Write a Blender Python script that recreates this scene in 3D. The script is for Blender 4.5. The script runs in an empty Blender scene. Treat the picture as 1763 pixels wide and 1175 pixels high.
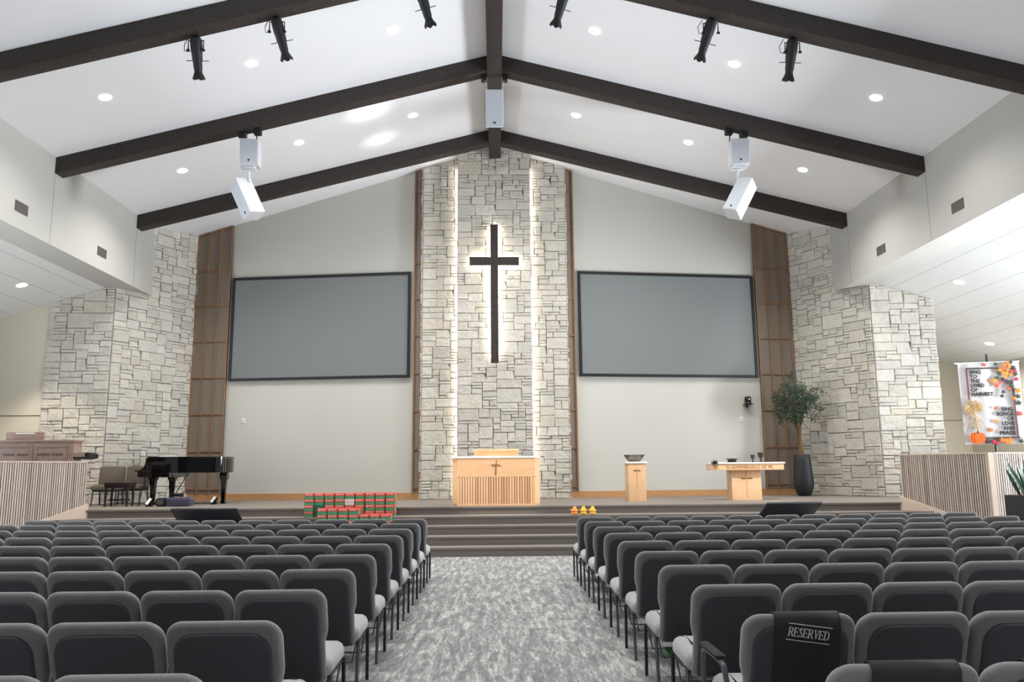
import bpy, bmesh, math, random
from mathutils import Vector, Matrix
PI = math.pi
random.seed(7)
SC = bpy.context.scene
COL = SC.collection
D = bpy.data
ST = .79            # stage height
RZ, SL = 9.98, .2556  # ridge height, roof slope
X0 = -.03
def ceil_z(x): return RZ - SL * abs(x)

# ------------------------------------------------------------------ materials
def srgb(r, g, b):
    f = lambda c: (c/255/12.92) if c/255 <= .04045 else ((c/255+.055)/1.055)**2.4
    return (f(r), f(g), f(b), 1)
class NT:
    def __init__(s, name):
        s.m = D.materials.new(name); s.m.use_nodes = True
        s.t = s.m.node_tree; s.n = s.t.nodes; s.l = s.t.links
        s.b = s.n['Principled BSDF']
    def add(s, typ, **kw):
        n = s.n.new(typ)
        for k, v in kw.items(): setattr(n, k, v)
        return n
    def link(s, a, b): s.l.new(a, b)
    def math(s, op, a, b=None, c=None):
        n = s.add('ShaderNodeMath', operation=op)
        for i, v in enumerate((a, b, c)):
            if v is None: continue
            if isinstance(v, (int, float)): n.inputs[i].default_value = v
            else: s.link(v, n.inputs[i])
        return n.outputs[0]
    def mix(s, fac, a, b, blend='MIX'):
        n = s.add('ShaderNodeMix', data_type='RGBA', blend_type=blend)
        for i, v in ((0, fac), (6, a), (7, b)):
            if isinstance(v, (int, float, tuple)): n.inputs[i].default_value = v
            else: s.link(v, n.inputs[i])
        return n.outputs[2]
    def coord(s, scale=(1, 1, 1), kind='Object', rot=(0, 0, 0)):
        if kind == 'Position': src = s.add('ShaderNodeNewGeometry').outputs['Position']
        else: src = s.add('ShaderNodeTexCoord').outputs[kind]
        mp = s.add('ShaderNodeMapping'); mp.inputs['Scale'].default_value = scale; mp.inputs['Rotation'].default_value = rot
        s.link(src, mp.inputs['Vector']); return mp.outputs[0]
    def noise(s, vec, scale=5, detail=4, rough=.55, out='Fac'):
        n = s.add('ShaderNodeTexNoise'); n.inputs['Scale'].default_value = scale
        n.inputs['Detail'].default_value = detail; n.inputs['Roughness'].default_value = rough
        s.link(vec, n.inputs['Vector']); return n.outputs[out]
    def ramp(s, fac, stops):
        n = s.add('ShaderNodeValToRGB'); e = n.color_ramp.elements
        e[0].position, e[0].color = stops[0]; e[1].position, e[1].color = stops[-1]
        for p, c in stops[1:-1]:
            x = e.new(p); x.color = c
        s.link(fac, n.inputs[0]); return n.outputs[0]
    def bump(s, h, strength=.3, dist=.01):
        n = s.add('ShaderNodeBump'); n.inputs['Strength'].default_value = strength; n.inputs['Distance'].default_value = dist
        s.link(h, n.inputs['Height']); s.link(n.outputs[0], s.b.inputs['Normal'])
def flat(name, c, rough=.6, metal=0, var=0, vscale=8, bump=0, bscale=80, spec=.5, coat=0, emit=0, sheen=0):
    t = NT(name); t.b.inputs['Base Color'].default_value = c
    t.b.inputs['Roughness'].default_value = rough; t.b.inputs['Metallic'].default_value = metal
    t.b.inputs['Specular IOR Level'].default_value = spec
    t.b.inputs['Coat Weight'].default_value = coat
    if sheen: t.b.inputs['Sheen Weight'].default_value = sheen; t.b.inputs['Sheen Roughness'].default_value = .45
    if var:
        n = t.noise(t.coord(), vscale)
        lo = tuple(x*(1-var) for x in c[:3])+(1,); hi = tuple(min(1, x*(1+var)) for x in c[:3])+(1,)
        t.link(t.ramp(n, [(.3, lo), (.7, hi)]), t.b.inputs['Base Color'])
    if bump: t.bump(t.noise(t.coord(), bscale, 3), bump, .004)
    if emit:
        t.b.inputs['Emission Color'].default_value = c; t.b.inputs['Emission Strength'].default_value = emit
    return t.m
def wood(name, c1, c2, scale=(1, 1, 12), rough=.45, kind='Object', spec=.4):
    t = NT(name)
    v = t.coord(scale, kind)
    n = t.noise(v, 3, 5, .6)
    n2 = t.noise(t.coord((1, 1, 1), kind), 1.3, 2)
    c = t.ramp(n, [(.3, c1), (.7, c2)])
    c = t.mix(t.math('MULTIPLY', n2, .25), c, tuple(x*.8 for x in c1[:3])+(1,))
    t.link(c, t.b.inputs['Base Color']); t.b.inputs['Roughness'].default_value = rough
    t.b.inputs['Specular IOR Level'].default_value = spec
    t.bump(n, .12, .003); return t.m
def attr_wood(name, c1, c2, rough=.5):
    """wood whose tone differs from slat to slat through a colour attribute"""
    t = NT(name)
    a = t.add('ShaderNodeAttribute', attribute_name='tone').outputs['Fac']
    n = t.noise(t.coord((20, 20, 1.2)), 3, 4)
    c = t.ramp(t.math('ADD', t.math('MULTIPLY', a, .75), t.math('MULTIPLY', n, .25)), [(.1, c1), (.9, c2)])
    t.link(c, t.b.inputs['Base Color']); t.b.inputs['Roughness'].default_value = rough; return t.m

M = {}
M['ceiling'] = flat('ceiling_paint', srgb(236, 236, 238), .8, bump=.15, bscale=60)
M['wall'] = flat('wall_paint', srgb(198, 196, 188), .75, bump=.1, bscale=70)
M['bulk'] = flat('bulkhead_paint', srgb(182, 180, 174), .75, bump=.1, bscale=70)
M['beige'] = flat('beige_paint', srgb(214, 207, 190), .75, bump=.1, bscale=70)
M['white'] = flat('white_trim', srgb(238, 238, 236), .5)
M['mortar'] = flat('mortar', srgb(122, 116, 106), .95)
M['black'] = flat('black_paint', srgb(22, 22, 24), .45)
M['blackmat'] = flat('matte_black', srgb(15, 16, 18), .6)
M['rubber'] = flat('black_rubber', srgb(20, 20, 20), .8)
M['screen'] = flat('screen_fabric', srgb(120, 124, 124), .7, bump=.05, bscale=200)
M['beam'] = wood('dark_timber', srgb(42, 36, 34), srgb(64, 55, 52), (6, 6, 6), .6)
M['oak'] = wood('honey_oak', srgb(214, 160, 106), srgb(232, 182, 128), (1.2, 1.2, 10), .4)
M['oakh'] = wood('oak_across', srgb(224, 176, 130), srgb(240, 198, 154), (1, 6, 14), .4)
M['maple'] = wood('pale_maple', srgb(226, 184, 140), srgb(238, 200, 160), (8, 8, 1), .4)
M['trimoak'] = wood('trim_oak', srgb(184, 134, 88), srgb(204, 156, 108), (1, 10, 10), .45)
M['lattice'] = wood('lattice_oak', srgb(134, 100, 70), srgb(158, 122, 90), (8, 8, 1), .5)
M['accfab'] = flat('acoustic_cloth', srgb(136, 124, 112), .95, var=.06, vscale=60, bump=.2, bscale=300)
M['organ'] = wood('organ_walnut', srgb(140, 116, 104), srgb(168, 142, 130), (2, 2, 9), .4)
M['slat'] = attr_wood('slat_wood', srgb(164, 146, 132), srgb(206, 192, 180))
M['pslat'] = attr_wood('pulpit_slat_wood', srgb(208, 158, 112), srgb(240, 198, 162))
M['slatgap'] = flat('slat_backing', srgb(40, 34, 30), .9)
M['skirt'] = flat('skirt_board', srgb(206, 184, 166), .6, var=.04)
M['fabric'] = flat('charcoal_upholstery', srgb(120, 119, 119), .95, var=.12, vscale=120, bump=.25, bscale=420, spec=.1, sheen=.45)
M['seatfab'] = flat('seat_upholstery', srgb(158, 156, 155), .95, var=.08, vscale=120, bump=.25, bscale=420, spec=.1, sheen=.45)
M['plate'] = flat('back_plate_cloth', srgb(72, 72, 77), .8, var=.08, vscale=150, spec=.2)
M['metal'] = flat('grey_enamel_steel', srgb(98, 98, 104), .35, .7)
M['dmetal'] = flat('dark_steel', srgb(52, 52, 56), .4, .6)
M['chrome'] = flat('bright_steel', srgb(190, 190, 195), .2, 1)
M['piano'] = flat('piano_lacquer', srgb(12, 12, 14), .06, coat=.6)
M['ivory'] = flat('piano_keys', srgb(230, 228, 220), .3)
M['brownfab'] = flat('brown_upholstery', srgb(92, 82, 74), .9, var=.1, vscale=60, bump=.2, bscale=300)
M['darkwood'] = flat('ebony_wood', srgb(34, 28, 27), .4)
M['spk'] = flat('speaker_white', srgb(202, 204, 208), .5)
M['spkgrille'] = flat('speaker_grille', srgb(176, 181, 188), .6, bump=.1, bscale=300)
M['vent'] = flat('vent_metal', srgb(84, 80, 76), .5)
M['seam'] = flat('panel_seam', srgb(150, 148, 143), .8)
M['ventdark'] = flat('vent_dark', srgb(48, 46, 44), .8)
M['quartz'] = flat('white_stone_top', srgb(244, 243, 240), .3)
M['tan'] = flat('inlay_tan', srgb(150, 112, 76), .5)
M['inlay'] = flat('inlay_dark', srgb(84, 64, 48), .5)
M['pewter'] = flat('pewter', srgb(118, 116, 108), .4, .8, var=.2, vscale=30)
M['pottery'] = flat('glazed_pottery', srgb(54, 49, 44), .45, 0, var=.5, vscale=25, spec=.2)
M['red'] = flat('red_card', srgb(226, 84, 74), .45)
M['green'] = flat('green_card', srgb(84, 148, 104), .45, var=.12, vscale=5)
M['dgreen'] = flat('dark_green_card', srgb(34, 104, 80), .35)
M['whitecard'] = flat('white_card', srgb(226, 226, 222), .5)
M['yellow'] = flat('yellow_plush', srgb(246, 188, 62), .6)
M['orangey'] = flat('orange_plush', srgb(246, 152, 74), .6)
M['pot'] = flat('charcoal_pot', srgb(29, 31, 35), .55, var=.1)
M['bark'] = flat('bark', srgb(120, 92, 62), .9, var=.2, vscale=30)
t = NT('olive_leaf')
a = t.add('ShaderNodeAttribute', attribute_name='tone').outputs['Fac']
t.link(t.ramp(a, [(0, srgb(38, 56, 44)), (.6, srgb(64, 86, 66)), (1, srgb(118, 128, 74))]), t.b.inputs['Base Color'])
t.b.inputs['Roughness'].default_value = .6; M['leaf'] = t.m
M['snake'] = flat('snake_leaf', srgb(70, 104, 84), .4, var=.35, vscale=14)
M['cloth'] = flat('banner_cloth', srgb(208, 204, 203), .85, bump=.15, bscale=200)
M['ink'] = flat('black_applique', srgb(32, 30, 34), .8)
M['bred'] = flat('banner_border_red', srgb(126, 62, 66), .8)
M['bdark'] = flat('banner_border_dark', srgb(62, 54, 54), .8)
M['borange'] = flat('banner_orange', srgb(240, 132, 48), .7)
M['brust'] = flat('banner_rust', srgb(206, 94, 66), .7)
M['bgold'] = flat('banner_gold', srgb(226, 150, 62), .7)
M['bplum'] = flat('banner_plum', srgb(78, 48, 70), .7)
M['bgreen'] = flat('banner_green', srgb(62, 78, 62), .7)
M['bcrim'] = flat('banner_crimson', srgb(190, 52, 72), .7)
M['bstraw'] = flat('banner_straw', srgb(200, 166, 118), .8)
M['pumpk'] = flat('banner_pumpkin', srgb(244, 112, 36), .6, var=.1, vscale=8)
M['sleeve'] = flat('black_cotton', srgb(40, 38, 40), .9, bump=.1, bscale=300)
M['print'] = flat('white_print', srgb(214, 212, 212), .8)
M['case'] = flat('plum_case', srgb(84, 82, 104), .35)
M['led'] = flat('led_strip', (1, .93, .82, 1), .5, emit=15)
M['ledc'] = flat('cross_led_strip', (1, .93, .80, 1), .5, emit=24)
M['lamp'] = flat('downlight_diffuser', (1, .98, .95, 1), .5, emit=14)
M['tvback'] = flat('monitor_back', srgb(32, 36, 44), .35)
M['rearwall'] = flat('rear_wall_dark', srgb(70, 64, 58), .8)
M['glass'] = flat('lens_glass', srgb(200, 200, 205), .1)
M['greenbook'] = flat('green_cover', srgb(64, 128, 84), .5)

# stone
t = NT('limestone')
a = t.add('ShaderNodeVertexColor', layer_name='stone').outputs['Color']
v = t.coord((1, 1, 1))
n1 = t.noise(v, 7, 6, .65); n2 = t.noise(v, 2.2, 3)
c = t.mix(.5, a, t.ramp(n1, [(.3, srgb(216, 213, 208)), (.7, srgb(250, 248, 244))]), 'MULTIPLY')
t.link(c, t.b.inputs['Base Color']); t.b.inputs['Roughness'].default_value = .9
t.bump(t.math('ADD', n1, n2), .8, .06); M['stone'] = t.m
# carpet floor: plank carpet with pale streaks
t = NT('plank_carpet')
pos = t.coord((1, 1, 1), 'Position', (0, 0, PI/2))
br = t.add('ShaderNodeTexBrick'); br.offset = .37; br.inputs['Scale'].default_value = 1
br.inputs['Brick Width'].default_value = 1.0; br.inputs['Row Height'].default_value = .25
br.inputs['Mortar Size'].default_value = 0; br.inputs['Color1'].default_value = (0, 0, 0, 1); br.inputs['Color2'].default_value = (1, 1, 1, 1)
t.link(pos, br.inputs['Vector'])
def offs(scale, k):
    off = t.add('ShaderNodeVectorMath', operation='MULTIPLY_ADD')
    t.link(br.outputs['Color'], off.inputs[0]); off.inputs[1].default_value = (3.7*k, 9.1*k, 5.3*k)
    t.link(t.coord(scale, 'Position'), off.inputs[2]); return off.outputs[0]
na = t.noise(offs((44, 8.5, 1), 1), 1.0, 4, .65)
nd = t.noise(offs((16, 2.3, 1), .6), 1.0, 5, .62)
nb = t.noise(t.coord((190, 9, 1), 'Position'), 1, 1)
f = t.math('ADD', t.math('ADD', t.math('MULTIPLY', na, .34), t.math('MULTIPLY', nd, .60)), t.math('MULTIPLY', nb, .22))
c = t.ramp(f, [(.45, srgb(106, 107, 109)), (.57, srgb(132, 132, 133)), (.63, srgb(158, 157, 155)), (.73, srgb(196, 193, 186))])
t.link(c, t.b.inputs['Base Color']); t.b.inputs['Roughness'].default_value = .95; t.b.inputs['Specular IOR Level'].default_value = .1
M['carpet'] = t.m
t = NT('stage_carpet')
n = t.noise(t.coord((40, 40, 40), 'Position'), 2, 4)
t.link(t.ramp(n, [(.3, srgb(114, 106, 99)), (.7, srgb(138, 129, 121))]), t.b.inputs['Base Color']); t.b.inputs['Roughness'].default_value = .95
M['stagecarpet'] = t.m
# lay-in ceiling tiles: thin joints every 0.61 m
t = NT('ceiling_tile')
sx = t.add('ShaderNodeSeparateXYZ'); t.link(t.coord((1, 1, 1)), sx.inputs[0])
def line(t, co, pitch, w, offs=0):
    return t.math('LESS_THAN', t.math('MODULO', t.math('ADD', co, 100*pitch+offs), pitch), w)
lx = line(t, sx.outputs[0], .61, .016); ly = line(t, sx.outputs[1], 1.22, .01)
fac = t.math('MINIMUM', t.math('ADD', t.math('MULTIPLY', lx, .8), t.math('MULTIPLY', ly, .25)), 1)
t.link(t.mix(fac, srgb(218, 218, 216), srgb(164, 160, 156)), t.b.inputs['Base Color']); t.b.inputs['Roughness'].default_value = .85
M['tile'] = t.m

# ------------------------------------------------------------------ mesh builder
class MB:
    def __init__(s): s.v = []; s.f = []; s.t = []
    def poly(s, pts, faces, tone=0):
        b = len(s.v); s.v += [tuple(p) for p in pts]
        for f in faces: s.f.append([b+i for i in f]); s.t.append(tone)
        return s
    def box(s, x0, x1, y0, y1, z0, z1, tone=0, M4=None):
        p = [(x, y, z) for z in (z0, z1) for y in (y0, y1) for x in (x0, x1)]
        if M4 is not None: p = [M4 @ Vector(q) for q in p]
        return s.poly(p, [(0, 2, 3, 1), (4, 5, 7, 6), (0, 1, 5, 4), (2, 6, 7, 3), (0, 4, 6, 2), (1, 3, 7, 5)], tone)
    def prism(s, pts, axis, a, b, tone=0):
        """2D outline extruded along axis ('x','y','z') from a to b; outline given in the other two axes, in order"""
        def mk(p, d): return {'x': (d, p[0], p[1]), 'y': (p[0], d, p[1]), 'z': (p[0], p[1], d)}[axis]
        n = len(pts)
        P = [mk(p, a) for p in pts]+[mk(p, b) for p in pts]
        F = [tuple(range(n)), tuple(range(2*n-1, n-1, -1))]+[(i, i+n, (i+1) % n+n, (i+1) % n) for i in range(n)]
        return s.poly(P, F, tone)
    def tube(s, pts, r, n=8, caps=True, tone=0):
        pts = [Vector(p) for p in pts]
        rs = r if isinstance(r, (list, tuple)) else [r]*len(pts)
        rings = []; up = None
        for i, p in enumerate(pts):
            d = (pts[min(i+1, len(pts)-1)]-pts[max(i-1, 0)]).normalized()
            if up is None:
                up = Vector((0, 0, 1)) if abs(d.z) < .9 else Vector((1, 0, 0))
            a = d.cross(up).normalized(); b = a.cross(d).normalized(); up = b
            rings.append([p+(a*math.cos(2*PI*k/n)+b*math.sin(2*PI*k/n))*rs[i] for k in range(n)])
        P = [q for R in rings for q in R]; F = []
        for i in range(len(pts)-1):
            for k in range(n): F.append((i*n+k, i*n+(k+1) % n, (i+1)*n+(k+1) % n, (i+1)*n+k))
        if caps: F += [tuple(range(n-1, -1, -1)), tuple((len(pts)-1)*n+k for k in range(n))]
        return s.poly(P, F, tone)
    def lathe(s, prof, c=(0, 0, 0), n=24, tone=0, M4=None):
        """profile of (radius, z) from bottom to top"""
        P = []; F = []
        for r, z in prof:
            for k in range(n): P.append((c[0]+r*math.cos(2*PI*k/n), c[1]+r*math.sin(2*PI*k/n), c[2]+z))
        for i in range(len(prof)-1):
            for k in range(n): F.append((i*n+k, i*n+(k+1) % n, (i+1)*n+(k+1) % n, (i+1)*n+k))
        F += [tuple(range(n-1, -1, -1)), tuple((len(prof)-1)*n+k for k in range(n))]
        if M4 is not None: P = [M4 @ Vector(q) for q in P]
        return s.poly(P, F, tone)
    def slab(s, outline, layers, mp, tone=0):
        """rounded cushion: outline (2D, ccw) inset per layer (inset, depth); mp maps (a, b, depth) to 3D"""
        n = len(outline); rings = []
        cx = sum(p[0] for p in outline)/n; cy = sum(p[1] for p in outline)/n
        nrm = []
        for i in range(n):
            p, q = Vector(outline[i-1]), Vector(outline[(i+1) % n]); d = (q-p).normalized(); nrm.append(Vector((-d.y, d.x)))
        P = []
        for ins, dep in layers:
            for i in range(n):
                q = Vector(outline[i])+nrm[i]*ins; P.append(mp(q.x, q.y, dep))
        F = []
        for j in range(len(layers)-1):
            for i in range(n): F.append((j*n+i, j*n+(i+1) % n, (j+1)*n+(i+1) % n, (j+1)*n+i))
        F += [tuple(range(n-1, -1, -1)), tuple((len(layers)-1)*n+i for i in range(n))]
        return s.poly(P, F, tone)
    def build(s, name, mat, parent=None, smooth=False, bevel=0, tones=None, loc=None, angle=40):
        me = D.meshes.new(name); me.from_pydata(s.v, [], s.f); me.materials.append(mat)
        if tones == 'tone':
            at = me.attributes.new('tone', 'FLOAT', 'FACE'); at.data.foreach_set('value', [float(x) for x in s.t])
        bm = bmesh.new(); bm.from_mesh(me)
        bmesh.ops.recalc_face_normals(bm, faces=bm.faces)
        if bevel:
            es = [e for e in bm.edges if len(e.link_faces) == 2 and e.calc_face_angle(0) > .6]
            bmesh.ops.bevel(bm, geom=es, offset=bevel, segments=2, profile=.6, affect='EDGES', clamp_overlap=True)
        bm.to_mesh(me); bm.free()
        if smooth or bevel:
            me.polygons.foreach_set('use_smooth', [True]*len(me.polygons))
            try: me.set_sharp_from_angle(angle=math.radians(angle))
            except Exception: pass
        o = D.objects.new(name, me); COL.objects.link(o)
        if parent is not None: o.parent = parent
        if loc is not None: o.location = loc
        return o
def tag(o, label, cat, group=None):
    o['label'] = label; o['category'] = cat
    if group: o['group'] = group
    return o
def thing(name, label, cat, loc=(0, 0, 0), rz=0, group=None):
    o = D.objects.new(name, None); COL.objects.link(o); o.empty_display_size = .1
    o.location = loc; o.rotation_euler = (0, 0, rz)
    return tag(o, label, cat, group)
def struct(o): o['kind'] = 'structure'; return o
def dup(root, name=None):
    r = root.copy(); COL.objects.link(r)
    for ch in list(root.children):
        c = ch.copy(); COL.objects.link(c); c.parent = r
        for g in list(ch.children):
            d = g.copy(); COL.objects.link(d); d.parent = c
    return r
def quad(name, pts, mat, thick=None):
    mb = MB(); mb.poly(pts, [tuple(range(len(pts)))]); return mb.build(name, mat)
def rrect(w0, w1, z0, z1, r, n=6, rb=None):
    """rounded rectangle ccw; top corners r, bottom corners rb"""
    rb = r if rb is None else rb
    out = []
    for cx, cz, a0, rr in ((w1-r, z1-r, 0, r), (w0+r, z1-r, 90, r), (w0+rb, z0+rb, 180, rb), (w1-rb, z0+rb, 270, rb)):
        if rr <= 0: out.append((cx, cz)); continue
        for k in range(n+1):
            a = math.radians(a0+90*k/n); out.append((cx+rr*math.cos(a), cz+rr*math.sin(a)))
    return out

# ------------------------------------------------------------------ camera
F, ROLL, H = 1375., .009, 1.5
W, HH = 1763, 1175
u, v = 855-W/2, 810-HH/2
u, v = u*math.cos(ROLL)-v*math.sin(ROLL), u*math.sin(ROLL)+v*math.cos(ROLL)
th = math.atan2(v, F); psi = math.atan2(-u, math.hypot(F, v))
fwd = Vector((math.sin(psi)*math.cos(th), math.cos(psi)*math.cos(th), math.sin(th)))
rgt = Vector((math.cos(psi), -math.sin(psi), 0)); up = rgt.cross(fwd)
cx_ = rgt*math.cos(ROLL)-up*math.sin(ROLL); cy_ = rgt*math.sin(ROLL)+up*math.cos(ROLL)
cam = D.cameras.new('camera'); co = D.objects.new('camera', cam); COL.objects.link(co)
R = Matrix((cx_, cy_, -fwd)).transposed().to_4x4(); R.translation = (0, 0, H); co.matrix_world = R
cam.sensor_width = 36; cam.lens = F/W*36; cam.clip_start = .05; cam.clip_end = 200
SC.camera = co

# ------------------------------------------------------------------ setting
def wall_y(x): return 20.5+.13*(abs(x-X0)-1.9)     # splayed back wall
BX = 8.75                                            # bulkhead wall face
struct(MB().box(-15, 15, -4.2, 24.2, -.1, 0).build('floor', M['carpet']))
# main ceiling (two slopes)
mb = MB()
for s in (-1, 1):
    mb.poly([(0, -4.2, RZ), (s*9, -4.2, ceil_z(9)), (s*9, 22.5, ceil_z(9)), (0, 22.5, RZ),
             (0, -4.2, RZ+.15), (s*9, -4.2, ceil_z(9)+.15), (s*9, 22.5, ceil_z(9)+.15), (0, 22.5, RZ+.15)],
            [(0, 1, 2, 3), (4, 5, 6, 7), (1, 2, 6, 5), (0, 1, 5, 4), (3, 2, 6, 7)])
struct(mb.build('ceiling', M['ceiling']))
# bulkheads
for s, nm in ((-1, 'wall_bulkhead_left'), (1, 'wall_bulkhead_right')):
    x0, x1 = sorted((s*BX, s*9.48))
    struct(MB().box(x0, x1, -4.2, 20.6, 5.96, 7.9).build(nm, M['bulk']))
    for Y in (15.45, 19.1):
        pass
# side aisle ceilings
for s, nm, yb in ((-1, 'ceiling_aisle_left', 19.4), (1, 'ceiling_aisle_right', 24.2)):
    z1 = 5.96-.32*5.3
    struct(MB().poly([(s*9.48, -4.2, 5.96), (s*14.78, -4.2, z1), (s*14.78, yb, z1), (s*9.48, yb, 5.96),
                      (s*9.48, -4.2, 6.1), (s*14.78, -4.2, z1+.14), (s*14.78, yb, z1+.14), (s*9.48, yb, 6.1)],
                     [(0, 1, 2, 3), (4, 5, 6, 7), (0, 1, 5, 4), (3, 2, 6, 7), (1, 2, 6, 5)]).build(nm, M['tile']))
# back wall: two splayed halves
for s, nm in ((-1, 'wall_back_left'), (1, 'wall_back_right')):
    pts = []
    a, b = X0+s*.3, X0+s*8.6
    za, zb = ceil_z(a)+.05, ceil_z(b)+.05
    P = []
    for off in (0, .2):
        P += [(a, wall_y(a)+off, 0), (b, wall_y(b)+off, 0), (b, wall_y(b)+off, zb), (a, wall_y(a)+off, za)]
    struct(MB().poly(P, [(0, 1, 2, 3), (4, 5, 6, 7), (0, 1, 5, 4), (1, 2, 6, 5), (2, 3, 7, 6), (3, 0, 4, 7)]).build(nm, M['wall']))
# far walls
struct(MB().box(-14.6, -10.6, 19.06, 19.25, 0, 5.7).build('wall_left_alcove', M['beige']))
struct(MB().box(10.6, 14.6, 24.0, 24.2, 0, 5.7).build('wall_right_alcove', M['beige']))
struct(MB().box(14.35, 14.6, 20.6, 24.2, 0, 4.6).build('wall_right', M['beige']))
struct(MB().box(-14.6, -14.35, 18.2, 19.25, 0, 4.6).build('wall_left', M['beige']))
struct(MB().box(-14.6, 14.6, -4.4, -4.2, 0, 10.1).build('wall_rear', M['rearwall']))
# thin panel joint seams on the alcove walls
struct(MB().box(-14.35, -10.7, 19.05, 19.062, 2.86, 2.875).build('trim_1', M['vent']))
struct(MB().box(10.7, 14.35, 23.99, 24.002, 2.86, 2.875).build('trim_2', M['vent']))
n_ = 3
for s in (-1, 1):
    for Y in (15.31+.02, 18.96+.02):
        struct(MB().box(*sorted((s*(BX-.004), s*(BX+.01))), Y, Y+.012, 5.97, ceil_z(BX)-.32).build('trim_%d' % n_, M['seam'])); n_ += 1
# baseboards
for s, nm in ((-1, 'baseboard_back_left'), (1, 'baseboard_back_right')):
    mb = MB()
    a, b = X0+s*1.9, X0+s*8.08
    P = []
    for off in (-.03, 0):
        for z in (ST, ST+.165):
            P += [(a, wall_y(a)+off, z), (b, wall_y(b)+off, z)]
    mb.poly(P, [(0, 1, 3, 2), (4, 5, 7, 6), (2, 3, 7, 6), (0, 1, 5, 4), (0, 2, 6, 4), (1, 3, 7, 5)])
    struct(mb.build(nm, M['trimoak']))

# ---- stage and steps
LW = lambda y: -8.12-.65*(16.25-y)      # left slat wall line x(y)
RW = lambda y: 8.17+.60*(16.25-y)
foot = [(-14.4, 24), (-14.4, 14.8), (LW(14.8)-.14, 14.8), (LW(16.25)-.14, 16.25), (RW(16.25)+.14, 16.25), (RW(15.2)+.14, 15.2), (14.4, 15.3), (14.4, 24)]
mb = MB(); mb.prism(foot, 'z', 0, ST-.03)
mb.prism([(-14.4, 24), (-14.4, 14.8), (LW(14.8)-.14, 14.8), (LW(16.22)-.14, 16.22), (RW(16.22)+.14, 16.22), (RW(15.2)+.14, 15.2), (14.4, 15.3), (14.4, 24)], 'z', ST-.035, ST)
struct(mb.build('floor_stage', M['stagecarpet']))
TR = [15.68, 15.3, 14.9, 14.5]
mb = MB()
for k, y in enumerate(TR):
    z = ST*(4-k)/5
    mb.prism([(LW(16.25), 16.25), (RW(16.25), 16.25), (RW(y), y), (LW(y), y)], 'z', max(0, z-ST/5-.001), z-.03)
    mb.prism([(LW(16.25), 16.25), (RW(16.25), 16.25), (RW(y-.025), y-.025), (LW(y-.025), y-.025)], 'z', z-.035, z)
struct(mb.build('floor_stage_steps', M['stagecarpet']))

# ---- stone facings
def ashlar(Wd, Hd, seed, uw=.088, uh=.074):
    rnd = random.Random(seed)
    nc, nr = max(2, round(Wd/uw)), round(Hd/uh); uw, uh = Wd/nc, Hd/nr
    occ = [[False]*nc for _ in range(nr)]; out = []
    sizes = [(3, 1), (4, 1), (5, 1), (2, 1), (3, 2), (4, 2), (5, 2), (2, 2), (4, 3), (5, 3), (3, 3), (6, 3), (5, 4), (6, 4), (4, 4), (3, 4), (7, 5), (6, 2), (7, 3), (2, 3)]
    wts = [4, 4, 3, 2, 4, 4, 4, 2, 4, 4, 3, 3, 3, 3, 2, 1, 1.5, 2, 2, 1]
    for r in range(nr):
        for c in range(nc):
            if occ[r][c]: continue
            free = 0
            while c+free < nc and not occ[r][c+free]: free += 1
            for _ in range(8):
                w, h = rnd.choices(sizes, wts)[0]
                if w <= free and r+h <= nr and free-w != 1: break
            else: w, h = free if free < 5 else rnd.choice((2, 3)), 1
            w = min(w, free); h = min(h, nr-r)
            for i in range(h):
                for j in range(w): occ[r+i][c+j] = True
            out.append((c*uw, r*uh, (c+w)*uw, (r+h)*uh))
    return out, rnd
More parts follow.
